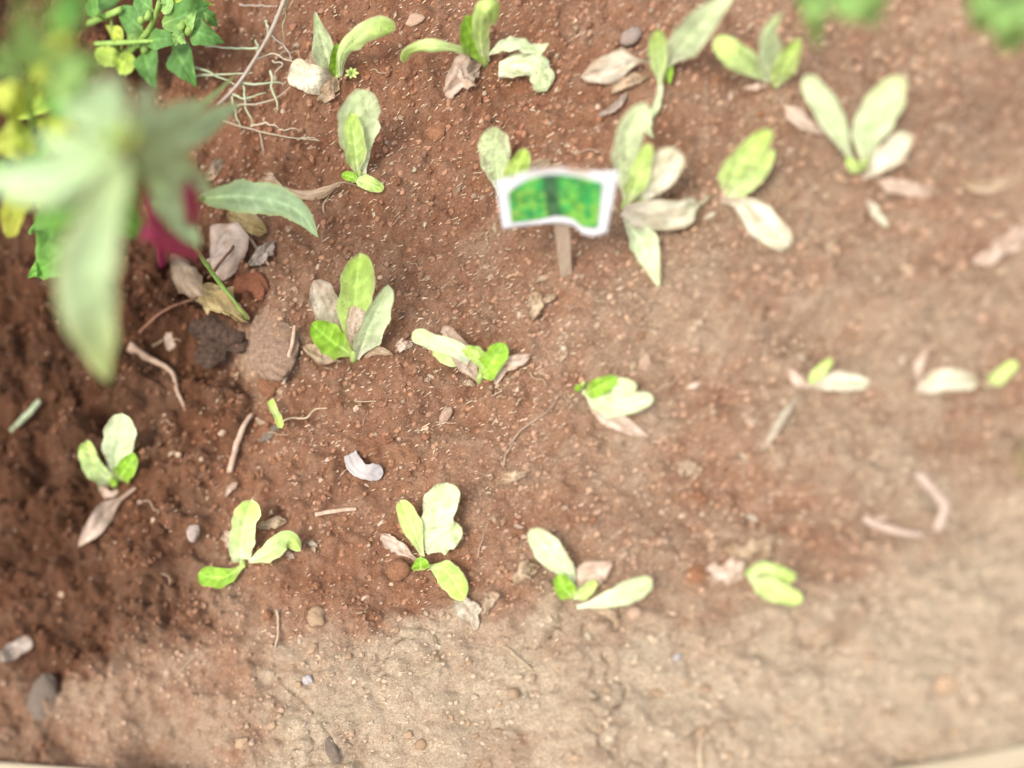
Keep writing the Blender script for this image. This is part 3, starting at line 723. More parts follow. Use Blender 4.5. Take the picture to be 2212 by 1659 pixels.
seedling((1610, 1242), 'small flat seedling at the lower right with two yellow green leaves', [
    ([(1606, 1246, .3), (1572, 1238, 1.2), (1528, 1224, .5)], 54, 'pink', 'belly', DRY_(rag=.6, crumple=.3, label='ragged star shaped dry leaf')),
    ([(1612, 1240, .3), (1660, 1228, 2), (1718, 1254, 1.4)], 30, 'yg', 'strap', dict(cup=-.3)),
    ([(1618, 1250, .3), (1668, 1272, 1.6), (1730, 1302, 1.4)], 52, 'yg', 'oval', dict(cup=.2)),
])
seedling((1745, 836), 'faded seedling at the right with a cream leaf and a long drooping flower stalk', [
    ([(1750, 836, .3), (1805, 824, 1.6), (1880, 830, 1)], 46, 'cream', 'oval', dict(cup=.1, blot=.1)),
    ([(1745, 834, .3), (1768, 805, 1.8), (1796, 775, 2.6)], 26, 'yg', 'oval', dict()),
    ([(1745, 838, .5), (1718, 866, 1.4), (1690, 902, 1.6), (1665, 945, 1.6), (1642, 980, 1)], 20, 'creamtan', 'tail', dict(cup=-.4, label='drooping dry stalk with a pale bud')),
    ([(1752, 842, .3), (1720, 820, .8), (1700, 795, .5)], 26, 'pink', 'belly', DRY_()),
])
seedling((1990, 838), 'blurred cream seedling near the right edge of the bed', [
    ([(1978, 842, .3), (2040, 822, 1.6), (2112, 832, .8)], 58, 'cream', 'belly', dict(cup=.1, blot=.1)),
    ([(1985, 830, .3), (1985, 795, 1.6), (2002, 745, 2.2)], 22, 'pink', 'belly', DRY_()),
    ([(2130, 838, .2), (2160, 812, 1.6), (2195, 780, 2.4)], 34, 'yg', 'oval', dict()),
    ([(2110, 832, .4), (2140, 830, .8), (2170, 836, .4)], 14, 'tan', 'belly', DRY_()),
])

# loose dry leaves at the right
for pts, w, pal, lb in [
    ([(2100, 565, .4), (2150, 545, 1.2), (2225, 482, .8)], 52, 'pink', 'loose whitish dry leaf lying near the right edge, above the cream seedling'),
    ([(1872, 432, .4), (1890, 455, .8), (1918, 492, .4)], 22, 'cream', 'narrow cream leaf scrap below the blurred four leaved seedling'),
    ([(2080, 395, .4), (2130, 405, .8), (2215, 380, .4)], 34, 'tan', 'faint tan dry leaf at the right edge beside the four leaved seedling'),
    ([(1355, 200, .3), (1335, 225, .8), (1312, 240, .6), (1292, 250, .3)], 18, 'grey', 'greyish twisted leaf strip below the long leaved seedling'),
    ([(1150, 632, .3), (1158, 660, .9), (1148, 692, .3)], 38, 'tan', 'jagged tan leaf flake left of the sign stake'),
    ([(1165, 655, .3), (1185, 645, .8), (1204, 637, .3)], 16, 'tan', 'small tan leaf flake touching the foot of the sign stake')]:
    o = leaf(None, pts, w, pal, 'belly', crumple=.3, rag=.3, wave=.15, name='dry_leaf'); tag(o, lb, 'dry leaf')

# ------------------------------------------------------------------ picture sign on a wooden stake
sb = gp(1224, 607, -1.0)
sign = thing('plant_sign', 'small bent white card sign with a printed picture of green leaves on a wooden stake', 'sign', sb)


CT = spline(np.array([(1071, 394), (1100, 383), (1180, 361), (1245, 367), (1295, 373), (1336, 371)], float), 40)
CB = spline(np.array([(1086, 496), (1120, 490), (1160, 486), (1205, 482), (1238, 488), (1258, 506), (1282, 511), (1310, 503)], float), 40)


def card_h(x, y):
    ut = np.interp(x, CT[:, 0], CT[:, 1]); k = (y - ut) / 122.0
    return 13.2 - 5.2 * k - .7 * math.sin((x - 1070) / 265 * math.pi) * .4 + .1 * math.sin((x - 1070) / 40 + k * 2)


def sheet(name, top, bot, hs_, m, nu, nvv, off=0.0, col=None, thick=.0009):
    """bent card between two pixel curves; hs_ = (top height cm, bottom height cm)"""
    tp = spline(np.array([(*p_, hs_[0]) for p_ in top], float), nu); bt = spline(np.array([(*p_, hs_[1]) for p_ in bot], float), nu)
    V = np.zeros((nu, nvv, 3))
    for i in range(nu):
        for j in range(nvv):
            k = j / (nvv - 1); a = tp[i] * (1 - k) + bt[i] * k
            zz = card_h(a[0], a[1]) / 100
            q = flat(a[0], a[1], zz + G0); V[i, j] = q
    Nn = np.cross(V[1:, :-1] - V[:-1, :-1], V[:-1, 1:] - V[:-1, :-1]).reshape(-1, 3).mean(0); Nn /= np.linalg.norm(Nn)
    if Nn @ (c0 - V.reshape(-1, 3).mean(0)) < 0: Nn = -Nn
    A = V + Nn * off; B = A - Nn * thick
    vv = np.concatenate([A.reshape(-1, 3), B.reshape(-1, 3)]); n_ = nu * nvv; F = []
    I_ = lambda i, j: i * nvv + j
    for i in range(nu - 1):
        for j in range(nvv - 1):
            F.append((I_(i, j), I_(i + 1, j), I_(i + 1, j + 1), I_(i, j + 1))); F.append(tuple(n_ + q for q in (I_(i, j + 1), I_(i + 1, j + 1), I_(i + 1, j), I_(i, j))))
    rim = [I_(i, 0) for i in range(nu)] + [I_(nu - 1, j) for j in range(1, nvv)] + [I_(i, nvv - 1) for i in range(nu - 2, -1, -1)] + [I_(0, j) for j in range(nvv - 2, 0, -1)]
    for a, b in zip(rim, rim[1:] + rim[:1]): F.append((a, n_ + a, n_ + b, b))
    if col is None:
        uu, kk = np.meshgrid(np.linspace(0, 1, nu), np.linspace(0, 1, nvv), indexing='ij')
        cc = np.ones((nu, nvv, 4)); cc[..., :3] = np.array((.60, .60, .62)) * (1 + .12 * fbm(uu, kk, 4, 3, 6.0))[..., None]
        br = sstep(.10, 0, kk) * sstep(-.12, .2, fbm(uu, kk * .3, 5, 2, 44.0) + .35 - np.abs(uu - .3) * .7); cc[..., :3] = cc[..., :3] * (1 - br[..., None]) + np.array((.33, .235, .155)) * br[..., None]
    else: cc = col(nu, nvv)
    return link(name, vv, F, m, sign, np.array(sb), np.concatenate([cc.reshape(-1, 4)] * 2))


def leafy(nu, nvv):
    u, k = np.meshgrid(np.linspace(0, 1, nu), np.linspace(0, 1, nvv), indexing='ij')
    g = fbm(u * 1.6, k, 7, 5, 9.0, .7); h = fbm(u * 1.6, k, 7, 5, 29.0, .65)
    c = np.array((.045, .30, .06)) * (1 + .9 * g)[..., None]
    ym = .8 * sstep(.12, .32, h)[..., None]; c = c * (1 - ym) + np.array((.20, .42, .06)) * ym
    dk = (sstep(-.04, -.22, h) * .8)[..., None]; c = c * (1 - dk) + np.array((.02, .22, .06)) * dk
    st = sstep(.035, .008, np.abs(fbm(u * 1.4, k, 5, 2, 71.0)))[..., None] * .55; c = c * (1 - st) + np.array((.42, .46, .10)) * st
    band = (sstep(.11, .05, np.abs(u - .46 - .02 * k)) * .9)[..., None]; c = c * (1 - band) + (np.array((.03, .075, .04)) * (1 + 1.4 * fbm(u * 3, k, 9, 2, 15.0))[..., None]) * band
    bl = sstep(.075, .05, np.hypot((u - .80) * 1.7, k - .62))[..., None]; c = c * (1 - bl) + np.array((.22, .40, .05)) * bl
    return np.concatenate([np.clip(c, 0, 1), np.ones((nu, nvv, 1))], -1)


G0 = smooth_ground(sb[0], sb[1])
sheet('card', [(1071, 394), (1100, 383), (1180, 361), (1245, 367), (1295, 373), (1336, 371)], [(1086, 496), (1120, 490), (1160, 486), (1205, 482), (1238, 488), (1258, 506), (1282, 511), (1310, 503)], (13.2, 8.2), m_print, 60, 24)
sheet('printed_picture', [(1099, 413), (1140, 388), (1190, 376), (1245, 380), (1302, 394)], [(1106, 478), (1160, 472), (1205, 464), (1238, 471), (1260, 487), (1291, 490)], (13.0, 8.5), m_print, 90, 50, off=.0014, col=leafy, thick=.0006)
# stake
P0 = np.array(sb); _p = flat(1212, 462, G0 + .095); P1 = _p + (_p - c0) / np.linalg.norm(_p - c0) * .022; ps = pxsize(P0)
ax_ = P1 - P0; L_ = np.linalg.norm(ax_); ez = ax_ / L_; ex = np.cross(ez, c0 - P0); ex /= np.linalg.norm(ex); ey = np.cross(ez, ex)
sv = []; sf = []; nk = 8
for k in range(nk):
    t = k / (nk - 1); w = (11 + 4 * t) * ps * (1 + .05 * (random.random() - .5)); th = .0025
    for a, b in ((-w, -th), (w, -th), (w, th), (-w, th)): sv.append(P0 + ez * (t * L_) + ex * a + ey * b)
for k in range(nk - 1):
    for e in range(4): sf.append((k * 4 + e, k * 4 + (e + 1) % 4, k * 4 + 4 + (e + 1) % 4, k * 4 + 4 + e))
sf += [(3, 2, 1, 0), tuple(nk * 4 - 4 + e for e in range(4))]
link('stake', sv, sf, m_stake, sign, P0, smooth=False)

# ------------------------------------------------------------------ tall silvery plant at the left, near the camera
root_b = gp(352, 575, -.5)
tall = thing('tall_weed', 'tall plant with a whorl of silvery green toothed leaves, blurred at the left', 'plant', root_b)
Wh = 50.0
C = [root_b, gp(345, 500, 14), gp(310, 400, 28), gp(272, 318, Wh - 1)]
tube('stem', C, [26, 24, 20, 15], m_stem_red, tall, raw=True, knob=.05)
tube('stalk', [(402, 398, 38), (415, 440, 35), (410, 482, 32)], [26, 36, 20], m_stem_red, tall, knob=.05)
tube('stalk', [(318, 500, 36), (375, 528, 31), (428, 552, 27)], [30, 38, 16], m_stem_red, tall, knob=.05)
for pts, w, pal, kw in [
    ([(265, 305, Wh), (242, 235, Wh + 1), (230, 158, Wh)], 62, 'silver', {}),
    ([(258, 312, Wh), (200, 265, Wh + 1), (132, 222, Wh - 1)], 58, 'silver', {}),
    ([(285, 300, Wh), (350, 258, 42), (432, 216, 30)], 46, 'silver', {}),
    ([(300, 310, Wh), (380, 262, 30), (450, 215, 20), (514, 157, 14)], 34, 'silvyel', {}),
    ([(292, 318, Wh), (400, 290, 38), (518, 224, 22)], 72, 'silver', {}),
    ([(256, 330, Wh), (130, 372, Wh), (0, 388, Wh - 1), (-70, 382, Wh - 2)], 86, 'silver', {}),
    ([(285, 335, Wh), (375, 366, 42), (462, 418, 30)], 66, 'silver', {}),
    ([(318, 360, 38), (375, 452, 34), (432, 535, 30)], 70, 'silver', {}),
    ([(272, 340, Wh), (208, 500, Wh - 2), (188, 640, 45), (236, 826, 38)], 132, 'silvyel', dict(bias=-.1)),
    ([(430, 428, 15), (535, 425, 12), (635, 450, 9), (688, 514, 6)], 74, 'silver', dict(cup=-.3)),
    ([(255, 335, Wh + .5), (262, 390, Wh - 2), (250, 448, Wh - 5)], 42, 'silver', {}),
    ([(256, 322, Wh), (170, 318, Wh - 1), (70, 292, Wh - 4)], 50, 'silver', {}), ([(262, 306, Wh + .5), (222, 240, Wh), (176, 168, Wh - 3)], 42, 'silver', {}),
    ([(254, 340, Wh - 1), (150, 412, Wh - 4), (10, 432, Wh - 9)], 62, 'silvyel', {}), ([(250, 345, Wh - 1), (185, 420, Wh - 5), (98, 505, Wh - 10)], 54, 'broad', {}),
    ([(278, 302, Wh), (310, 235, Wh - 3), (322, 180, Wh - 8)], 40, 'silver', {}), ([(292, 330, Wh), (350, 330, Wh - 4), (420, 345, Wh - 12)], 44, 'silver', {}),
    ([(268, 345, Wh - 1), (284, 395, Wh - 4), (288, 450, Wh - 8)], 42, 'broad', {}),
    ([(285, 345, Wh), (330, 375, 38), (350, 420, 35)], 44, 'silver', {}),
    ([(262, 312, Wh + 1), (280, 285, Wh + 2.5), (285, 262, Wh + 2.5)], 26, 'lime', {}),
    ([(262, 312, Wh + 1), (240, 295, Wh + 2.5), (228, 282, Wh + 2)], 24, 'lime', {}),
    ([(265, 318, Wh + 1), (262, 300, Wh + 3), (270, 288, Wh + 3)], 22, 'lime', {}),
    ([(160, 470, 26), (140, 540, 22), (60, 600, 16)], 90, 'broad', dict(prof='heart')),
]:
    leaf(tall, pts, w, pal, kw.get('prof', 'lance'), serr=.03, cup=kw.get('cup', .15), bias=kw.get('bias', 0), nv=44, wave=.10, nvein=8)
tube('petiole', [(330, 440, 28), (385, 440, 20), (440, 430, 15)], 8, m_stem_green, tall)
tube('petiole', [(418, 530, 12), (470, 605, 5), (535, 690, 1)], [7, 9, 7], m_stem_green, tall)

# ------------------------------------------------------------------ leafy plants along the left and upper edges
lb_ = gp(60, 430, -.5)
back = thing('leafy_plant', 'bushy plant of broad bright green and yellowing leaves in the upper left corner', 'plant', lb_)
tube('stem', [lb_, gp(70, 300, 24), gp(60, 150, 44), gp(40, 40, 55)], [20, 16, 12, 8], m_stem_green, back, raw=True)
tube('stem', [gp(70, 300, 24), gp(140, 230, 37), gp(190, 120, 44)], [12, 10, 8], m_stem_green, back, raw=True)
for pts, w, pal in [
    ([(60, 160, 44), (60, 80, 53), (50, -30, 58)], 120, 'spinpale'), ([(90, 190, 41), (160, 150, 49), (250, 118, 44)], 110, 'spinpale'),
    ([(80, 230, 37), (150, 215, 41), (235, 205, 37)], 84, 'broad'), ([(70, 250, 32), (30, 215, 37), (-40, 190, 37)], 110, 'yellowing'),
    ([(70, 270, 29), (40, 300, 32), (-30, 320, 31)], 110, 'yellowing'), ([(80, 260, 31), (130, 290, 35), (190, 330, 31)], 80, 'yellowing'),
    ([(60, 300, 26), (90, 350, 32), (140, 400, 29)], 90, 'broad'), ([(90, 420, 24), (130, 470, 29), (180, 530, 23)], 100, 'broad'),
    ([(60, 400, 24), (35, 440, 26), (15, 515, 23)], 62, 'yellowing'), ([(80, 440, 18), (110, 500, 20), (80, 605, 17)], 100, 'broad'),
    ([(100, 60, 49), (140, 30, 50), (190, -20, 49)], 80, 'broad'), ([(190, 420, 31), (240, 450, 32), (300, 500, 26)], 74, 'broad'),
    ([(60, 170, 37), (110, 120, 41), (165, 75, 38)], 70, 'yellowing'), ([(50, 340, 26), (20, 370, 29), (-40, 400, 26)], 90, 'broad'),
    ([(110, 270, 24), (180, 265, 29), (240, 280, 24)], 70, 'broad'), ([(30, 120, 41), (0, 150, 44), (-50, 150, 43)], 90, 'spinpale'),
    ([(130, 180, 20), (90, 215, 24), (30, 262, 23)], 90, 'lime'),
]: leaf(back, pts, w, pal, 'heart' if w > 80 else 'oval', cup=.1, wave=.16, serr=.02, nv=26)

sp_b = gp(265, 130, -.4)
spin = thing('spinach_plant', 'dark green spinach plant with pointed heart shaped leaves on a pale stem, top left', 'plant', sp_b)
tube('stem', [(262, 126, .5), (290, 100, 3), (318, 70, 6), (334, 40, 8), (344, 5, 10)], [15, 15, 13, 12, 10], m_stem_green, spin, knob=.05)
tube('stem', [(205, 95, 2), (260, 92, 4), (335, 88, 6)], [8, 8, 6], m_stem_green, spin, knob=.05)
tube('stem', [(190, 50, 3), (225, 36, 5), (262, 20, 6)], [12, 12, 10], m_stem_green, spin, knob=.05)
tube('stem', [(262, 126, .6), (245, 90, 3), (240, 40, 5)], [9, 8, 6], m_stem_green, spin, knob=.05)
for pts, w, pal, pr in [
    ([(338, 30, 8.5), (315, 10, 9.5), (285, -16, 9)], 62, 'spinach', 'heart'), ([(318, 80, 5), (290, 48, 6.5), (250, 14, 6)], 62, 'spinach', 'heart'),
    ([(298, 105, 3), (288, 80, 4), (275, 52, 4)], 42, 'spinpale', 'heart'), ([(312, 84, 5), (350, 84, 7), (398, 80, 6.5)], 48, 'spinach', 'belly'),
    ([(350, 52, 8), (400, 32, 9), (450, 14, 8)], 70, 'spinach', 'belly'), ([(395, 60, 8), (435, 72, 8.5), (486, 93, 6)], 58, 'spinach', 'heart'),
    ([(402, 66, 8.5), (386, 80, 9), (378, 98, 8)], 44, 'spinpale', 'heart'), ([(398, 62, 8.5), (412, 42, 10), (426, 22, 10)], 34, 'spinpale', 'heart'),
    ([(306, 104, 3), (318, 140, 4), (336, 196, 2)], 64, 'spinach', 'heart'), ([(370, 92, 3), (392, 132, 4), (426, 190, 2)], 72, 'spinach', 'heart'),
    ([(268, 122, 1.5), (240, 124, 3), (205, 116, 2)], 44, 'lime', 'oval'), ([(270, 112, 2), (268, 134, 3), (250, 150, 1.5)], 50, 'lime', 'belly'),
    ([(262, 108, 3), (258, 80, 4), (228, 55, 3.5)], 36, 'yellowing', 'heart'), ([(350, 8, 9), (400, 4, 9), (462, 10, 7)], 30, 'lime', 'lance'),
    ([(345, 22, 9), (360, 12, 10), (358, -14, 10)], 30, 'spinpale', 'oval'), ([(190, 20, 4), (215, 8, 5), (262, -10, 5)], 40, 'spinach', 'oval'),
    ([(230, 45, 5), (205, 25, 6), (190, -12, 6)], 44, 'broad', 'heart'), ([(430, 24, 8), (452, 36, 8), (470, 60, 6)], 30, 'spinach', 'heart'),
]: leaf(spin, pts, w, pal, pr, cup=.15, wave=.12, serr=.004, nv=26)
for px, py, h in [(306, 42, 8), (313, 104, 4), (300, 92, 4.5), (392, 56, 9), (408, 66, 9), (320, 34, 9)]:
    q = gp(px, py, h); v = lump_verts(I1, px * .1, .2) * pxsize(q) * np.array([9, 9, 9]); link('bud', v + q, I1[1], m_stem_green, spin, np.array(spin.location))

for bx, by, lab, ls in [
    (1800, -25, 'dark green leafy plant hanging in at the top, right of the long pale leaf', [
        ([(1800, -30, 18), (1765, 20, 24), (1768, 108, 18)], 84, 'spinpale', 'heart'), ([(1815, -30, 21), (1850, 10, 27), (1905, 62, 21)], 90, 'spinpale', 'heart'),
        ([(1790, -35, 21), (1750, -15, 24), (1718, 14, 18)], 56, 'spinpale', 'heart'), ([(1830, -40, 24), (1880, -20, 27), (1910, 24, 24)], 62, 'spinpale', 'oval'), ([(1805, -30, 24), (1820, 0, 27), (1830, 40, 24)], 50, 'spinpale', 'oval')]),
    (2200, -30, 'light green blurred leafy plant in the upper right corner', [
        ([(2200, -30, 15), (2150, 20, 24), (2110, 70, 18)], 90, 'spinpale', 'oval'), ([(2205, -30, 18), (2190, 40, 24), (2195, 110, 18)], 100, 'spinpale', 'oval'),
        ([(2215, -40, 18), (2260, 30, 24), (2270, 90, 18)], 100, 'spinpale', 'oval'), ([(2180, -40, 18), (2130, -20, 24), (2090, 10, 21)], 70, 'spinpale', 'oval')])]:
    q = gp(bx, by, -.4); t_ = thing('leafy_plant', lab, 'plant', q)
    tube('stem', [gp(bx, by, -.5), gp(bx, by, 10), gp(bx + 4, by - 4, 24)], [16, 12, 8], m_stem_green, t_, raw=True)
    for pts, w, pal, pr in ls: leaf(t_, pts, w, pal, pr, cup=.1, wave=.14, nv=24)

# ------------------------------------------------------------------ dry grass stalk with needle leaves
g_b = gp(470, 232, -.2)
gs = thing('dry_grass', 'dry grey grass stalk with thin pale needle leaves lying at the upper left', 'dry grass', g_b)
tube('stem', [(470, 228, .4), (512, 184, 2), (550, 128, 3), (586, 66, 4), (618, -10, 5)], [6, 8, 8, 9, 10], m_greystem, gs, n=26)
for pts, w, m in [
    ([(586, 70, 4), (612, 100, 2.5), (640, 150, .6)], 5, m_greystem), ([(620, 0, 4.5), (614, 40, 3), (612, 80, 1.5)], 5, m_needle),
    ([(560, 103, 2.6), (510, 104, 2.4), (444, 100, 1.8)], 6, m_needle), ([(365, 126, 2), (440, 152, 2), (510, 183, 2)], 7, m_needle),
    ([(390, 160, 1.6), (450, 162, 1.8), (545, 154, 2.6)], 6, m_needle), ([(512, 178, 2), (560, 182, 1.6), (612, 178, 1)], 7, m_needle),
    ([(500, 200, 1.4), (530, 212, 1.2), (575, 204, 1)], 6, m_needle), ([(512, 232, 1.2), (560, 222, 1.2), (600, 208, 1), (632, 180, .8)], 5, m_drygrass),
    ([(548, 128, 2.6), (590, 116, 2.2), (640, 138, 1.6)], 5, m_drygrass), ([(582, 150, 1.8), (590, 195, 1), (600, 236, .5)], 8, m_needle),
    ([(526, 180, 1.6), (530, 230, 1), (546, 272, .4)], 6, m_needle), ([(500, 205, 1.2), (510, 245, .7), (520, 280, .4)], 6, m_needle),
    ([(480, 255, .8), (540, 275, 1), (620, 296, .8), (690, 306, .5)], 4, m_drygrass), ([(540, 272, 1), (575, 266, 1), (600, 278, .7)], 5, m_drygrass),
    ([(600, 282, .9), (630, 280, 1), (650, 284, .8)], 3.5, m_drygrass), ([(640, 300, .8), (665, 295, 1), (690, 300, .8)], 3.5, m_drygrass),
    ([(590, 130, 1.6), (610, 140, 1.2), (590, 165, .8), (596, 180, .6)], 5, m_drygrass), ([(518, 12, 1), (560, 14, 1), (600, 14, 2)], 4, m_greystem),
    ([(575, 40, .8), (580, 55, .7), (578, 75, .5)], 7, m_needle), ([(552, 86, .8), (556, 105, .7), (556, 122, .4)], 7, m_needle),
    ([(560, 285, .6), (566, 310, .5), (568, 335, .3)], 3.5, m_drygrass), ([(596, 120, 1.8), (640, 108, 1.2), (652, 140, .6)], 3.5, m_drygrass)]:
    tube('blade', pts, [w * .7, w * .62, w * .3], m, gs, n=18, ns=5, knob=.15, wob=.003)

# small green weed by the top left seedling
wb = gp(760, 160, -.1); wd = thing('tiny_weed', 'tiny pale green rosette sprout right of the uppermost left seedling', 'weed', wb)
for k in range(7):
    a = k * 6.28 / 7; leaf(wd, [(760, 160, .3), (760 + 8 * math.cos(a), 158 + 7 * math.sin(a), .9), (760 + 16 * math.cos(a), 158 + 13 * math.sin(a), .8)], 8, 'yg', 'oval', nv=9, nu=5)

# bean-like sprout with a slate chip
bb = gp(603, 915, -.1); bs = thing('sprout', 'tiny sprout of two green seed leaves beside a dark chip, left of centre', 'sprout', bb)
tube('stem', [(606, 918, .1), (600, 905, .9), (596, 893, 1.4)], 6, m_stem_green, bs, n=8)
leaf(bs, [(597, 895, 1.6), (590, 880, 2.2), (583, 864, 2.0)], 17, 'green', 'strap', nv=12, nu=7, cup=.3)
leaf(bs, [(597, 893, 1.6), (602, 907, 2.6), (609, 926, 2.4)], 17, 'green', 'strap', nv=12, nu=7, cup=.3)
lump('wood_chip', 585, 936, 22, 44, 9, m_slate, 3.3, -38, I=I2, amp=.25, ang=True, label='dark slate grey chip under the two leaved sprout', cat='chip')

# ------------------------------------------------------------------ debris that can be singled out
for pts, w, m, nm, cat, lab in [
    ([(276, 748, .8), (330, 778, 1), (372, 805, .9), (384, 845, .7), (402, 886, .3)], [22, 12, 9, 9, 5], m_stick, 'dry_root', 'root', 'bent pale root lying under the long silvery leaf'),
    ([(545, 893, .6), (522, 930, .8), (508, 975, .7), (497, 1022, .4)], [8, 13, 13, 13], m_stick, 'stick', 'stick', 'pale bark stick on dark soil left of the tiny sprout'),
    ([(638, 702, 1.2), (626, 765, 1.1), (612, 830, .6)], [8, 9, 10], m_stick, 'stick', 'stick', 'thin brown straight stick beside the flat tan stone'),
    ([(608, 912, .4), (630, 902, .7), (660, 902, .6), (680, 885, .6), (706, 880, .3)], [4, 4, 4, 3], m_straw, 'rootlet', 'root', 'fine curly straw rootlet right of the tiny sprout'),
    ([(86, 866, .7), (55, 900, .9), (24, 932, .5)], [11, 12, 10], m_needle, 'stick', 'stick', 'olive green stalk piece at the far left edge'),
    ([(1866, 1118, .7), (1905, 1138, 1), (1950, 1152, 1), (1992, 1156, .6)], [18, 20, 20, 14], m_paleroot, 'dry_root', 'root', 'pinkish straight dry stalk at the lower right'),
    ([(1978, 1025, .7), (2012, 1052, 1.4), (2036, 1095, 1.6), (2024, 1148, .8)], [18, 22, 24, 22], m_paleroot, 'dry_root', 'root', 'curved pale dry stalk beside the pinkish straight one'),
    ([(598, 1320, .4), (600, 1360, .6), (594, 1400, .3)], [5, 5, 4], m_straw, 'straw', 'straw', 'upright looking straw at the edge of the dry crust, lower left'),
    ([(540, 515, .6), (560, 545, 1), (582, 572, .5)], [6, 6, 5], m_stick, 'stick', 'stick', 'short brown twig leaning under the drooping toothed leaf'),
    ([(450, 600, 2.2), (490, 552, 3.0), (512, 520, 2.4)], [6, 6, 5], m_stick_dark, 'stick', 'stick', 'dark twig resting across the round pinkish dry leaf'),
    ([(300, 720, 1.2), (350, 675, 1.6), (430, 640, 1.4)], [6, 6, 5], m_stick_dark, 'stick', 'stick', 'thin reddish twig on the dark soil left of the charred wood'),
    ([(1685, 1010, .3), (1660, 955, .6), (1650, 930, .4)], [4, 4, 3], m_straw, 'straw', 'straw', 'short straw under the drooping stalk of the faded seedling'),
    ([(1100, 960, .4), (1130, 925, .6), (1180, 890, .6), (1210, 850, .3)], [4, 4, 4, 3], m_stick, 'rootlet', 'root', 'thin brown rootlet lying below the sprawling centre seedling'),
    ([(1088, 1010, .3), (1092, 985, .5), (1110, 955, .3)], [4, 4, 3], m_stick, 'rootlet', 'root', 'short rootlet hooked below the thin brown one'),
    ([(1085, 1395, .3), (1115, 1415, .5), (1150, 1450, .3)], [5, 5, 4], m_straw, 'straw', 'straw', 'pale straw on the dry crust below the lower row'),
    ([(680, 1112, .3), (720, 1104, .6), (770, 1100, .3)], [10, 10, 8], m_stick, 'stick', 'stick', 'flat brown splinter between the two lower left seedlings'),
    ([(1515, 1600, .4), (1512, 1630, .6), (1516, 1662, .4)], [8, 8, 7], m_straw, 'straw', 'straw', 'stubby pale stalk at the lower edge of the crust')]:
    o = tube(nm, pts, w, m, None, n=30, knob=.22, wob=.0016); tag(o, lab, cat)

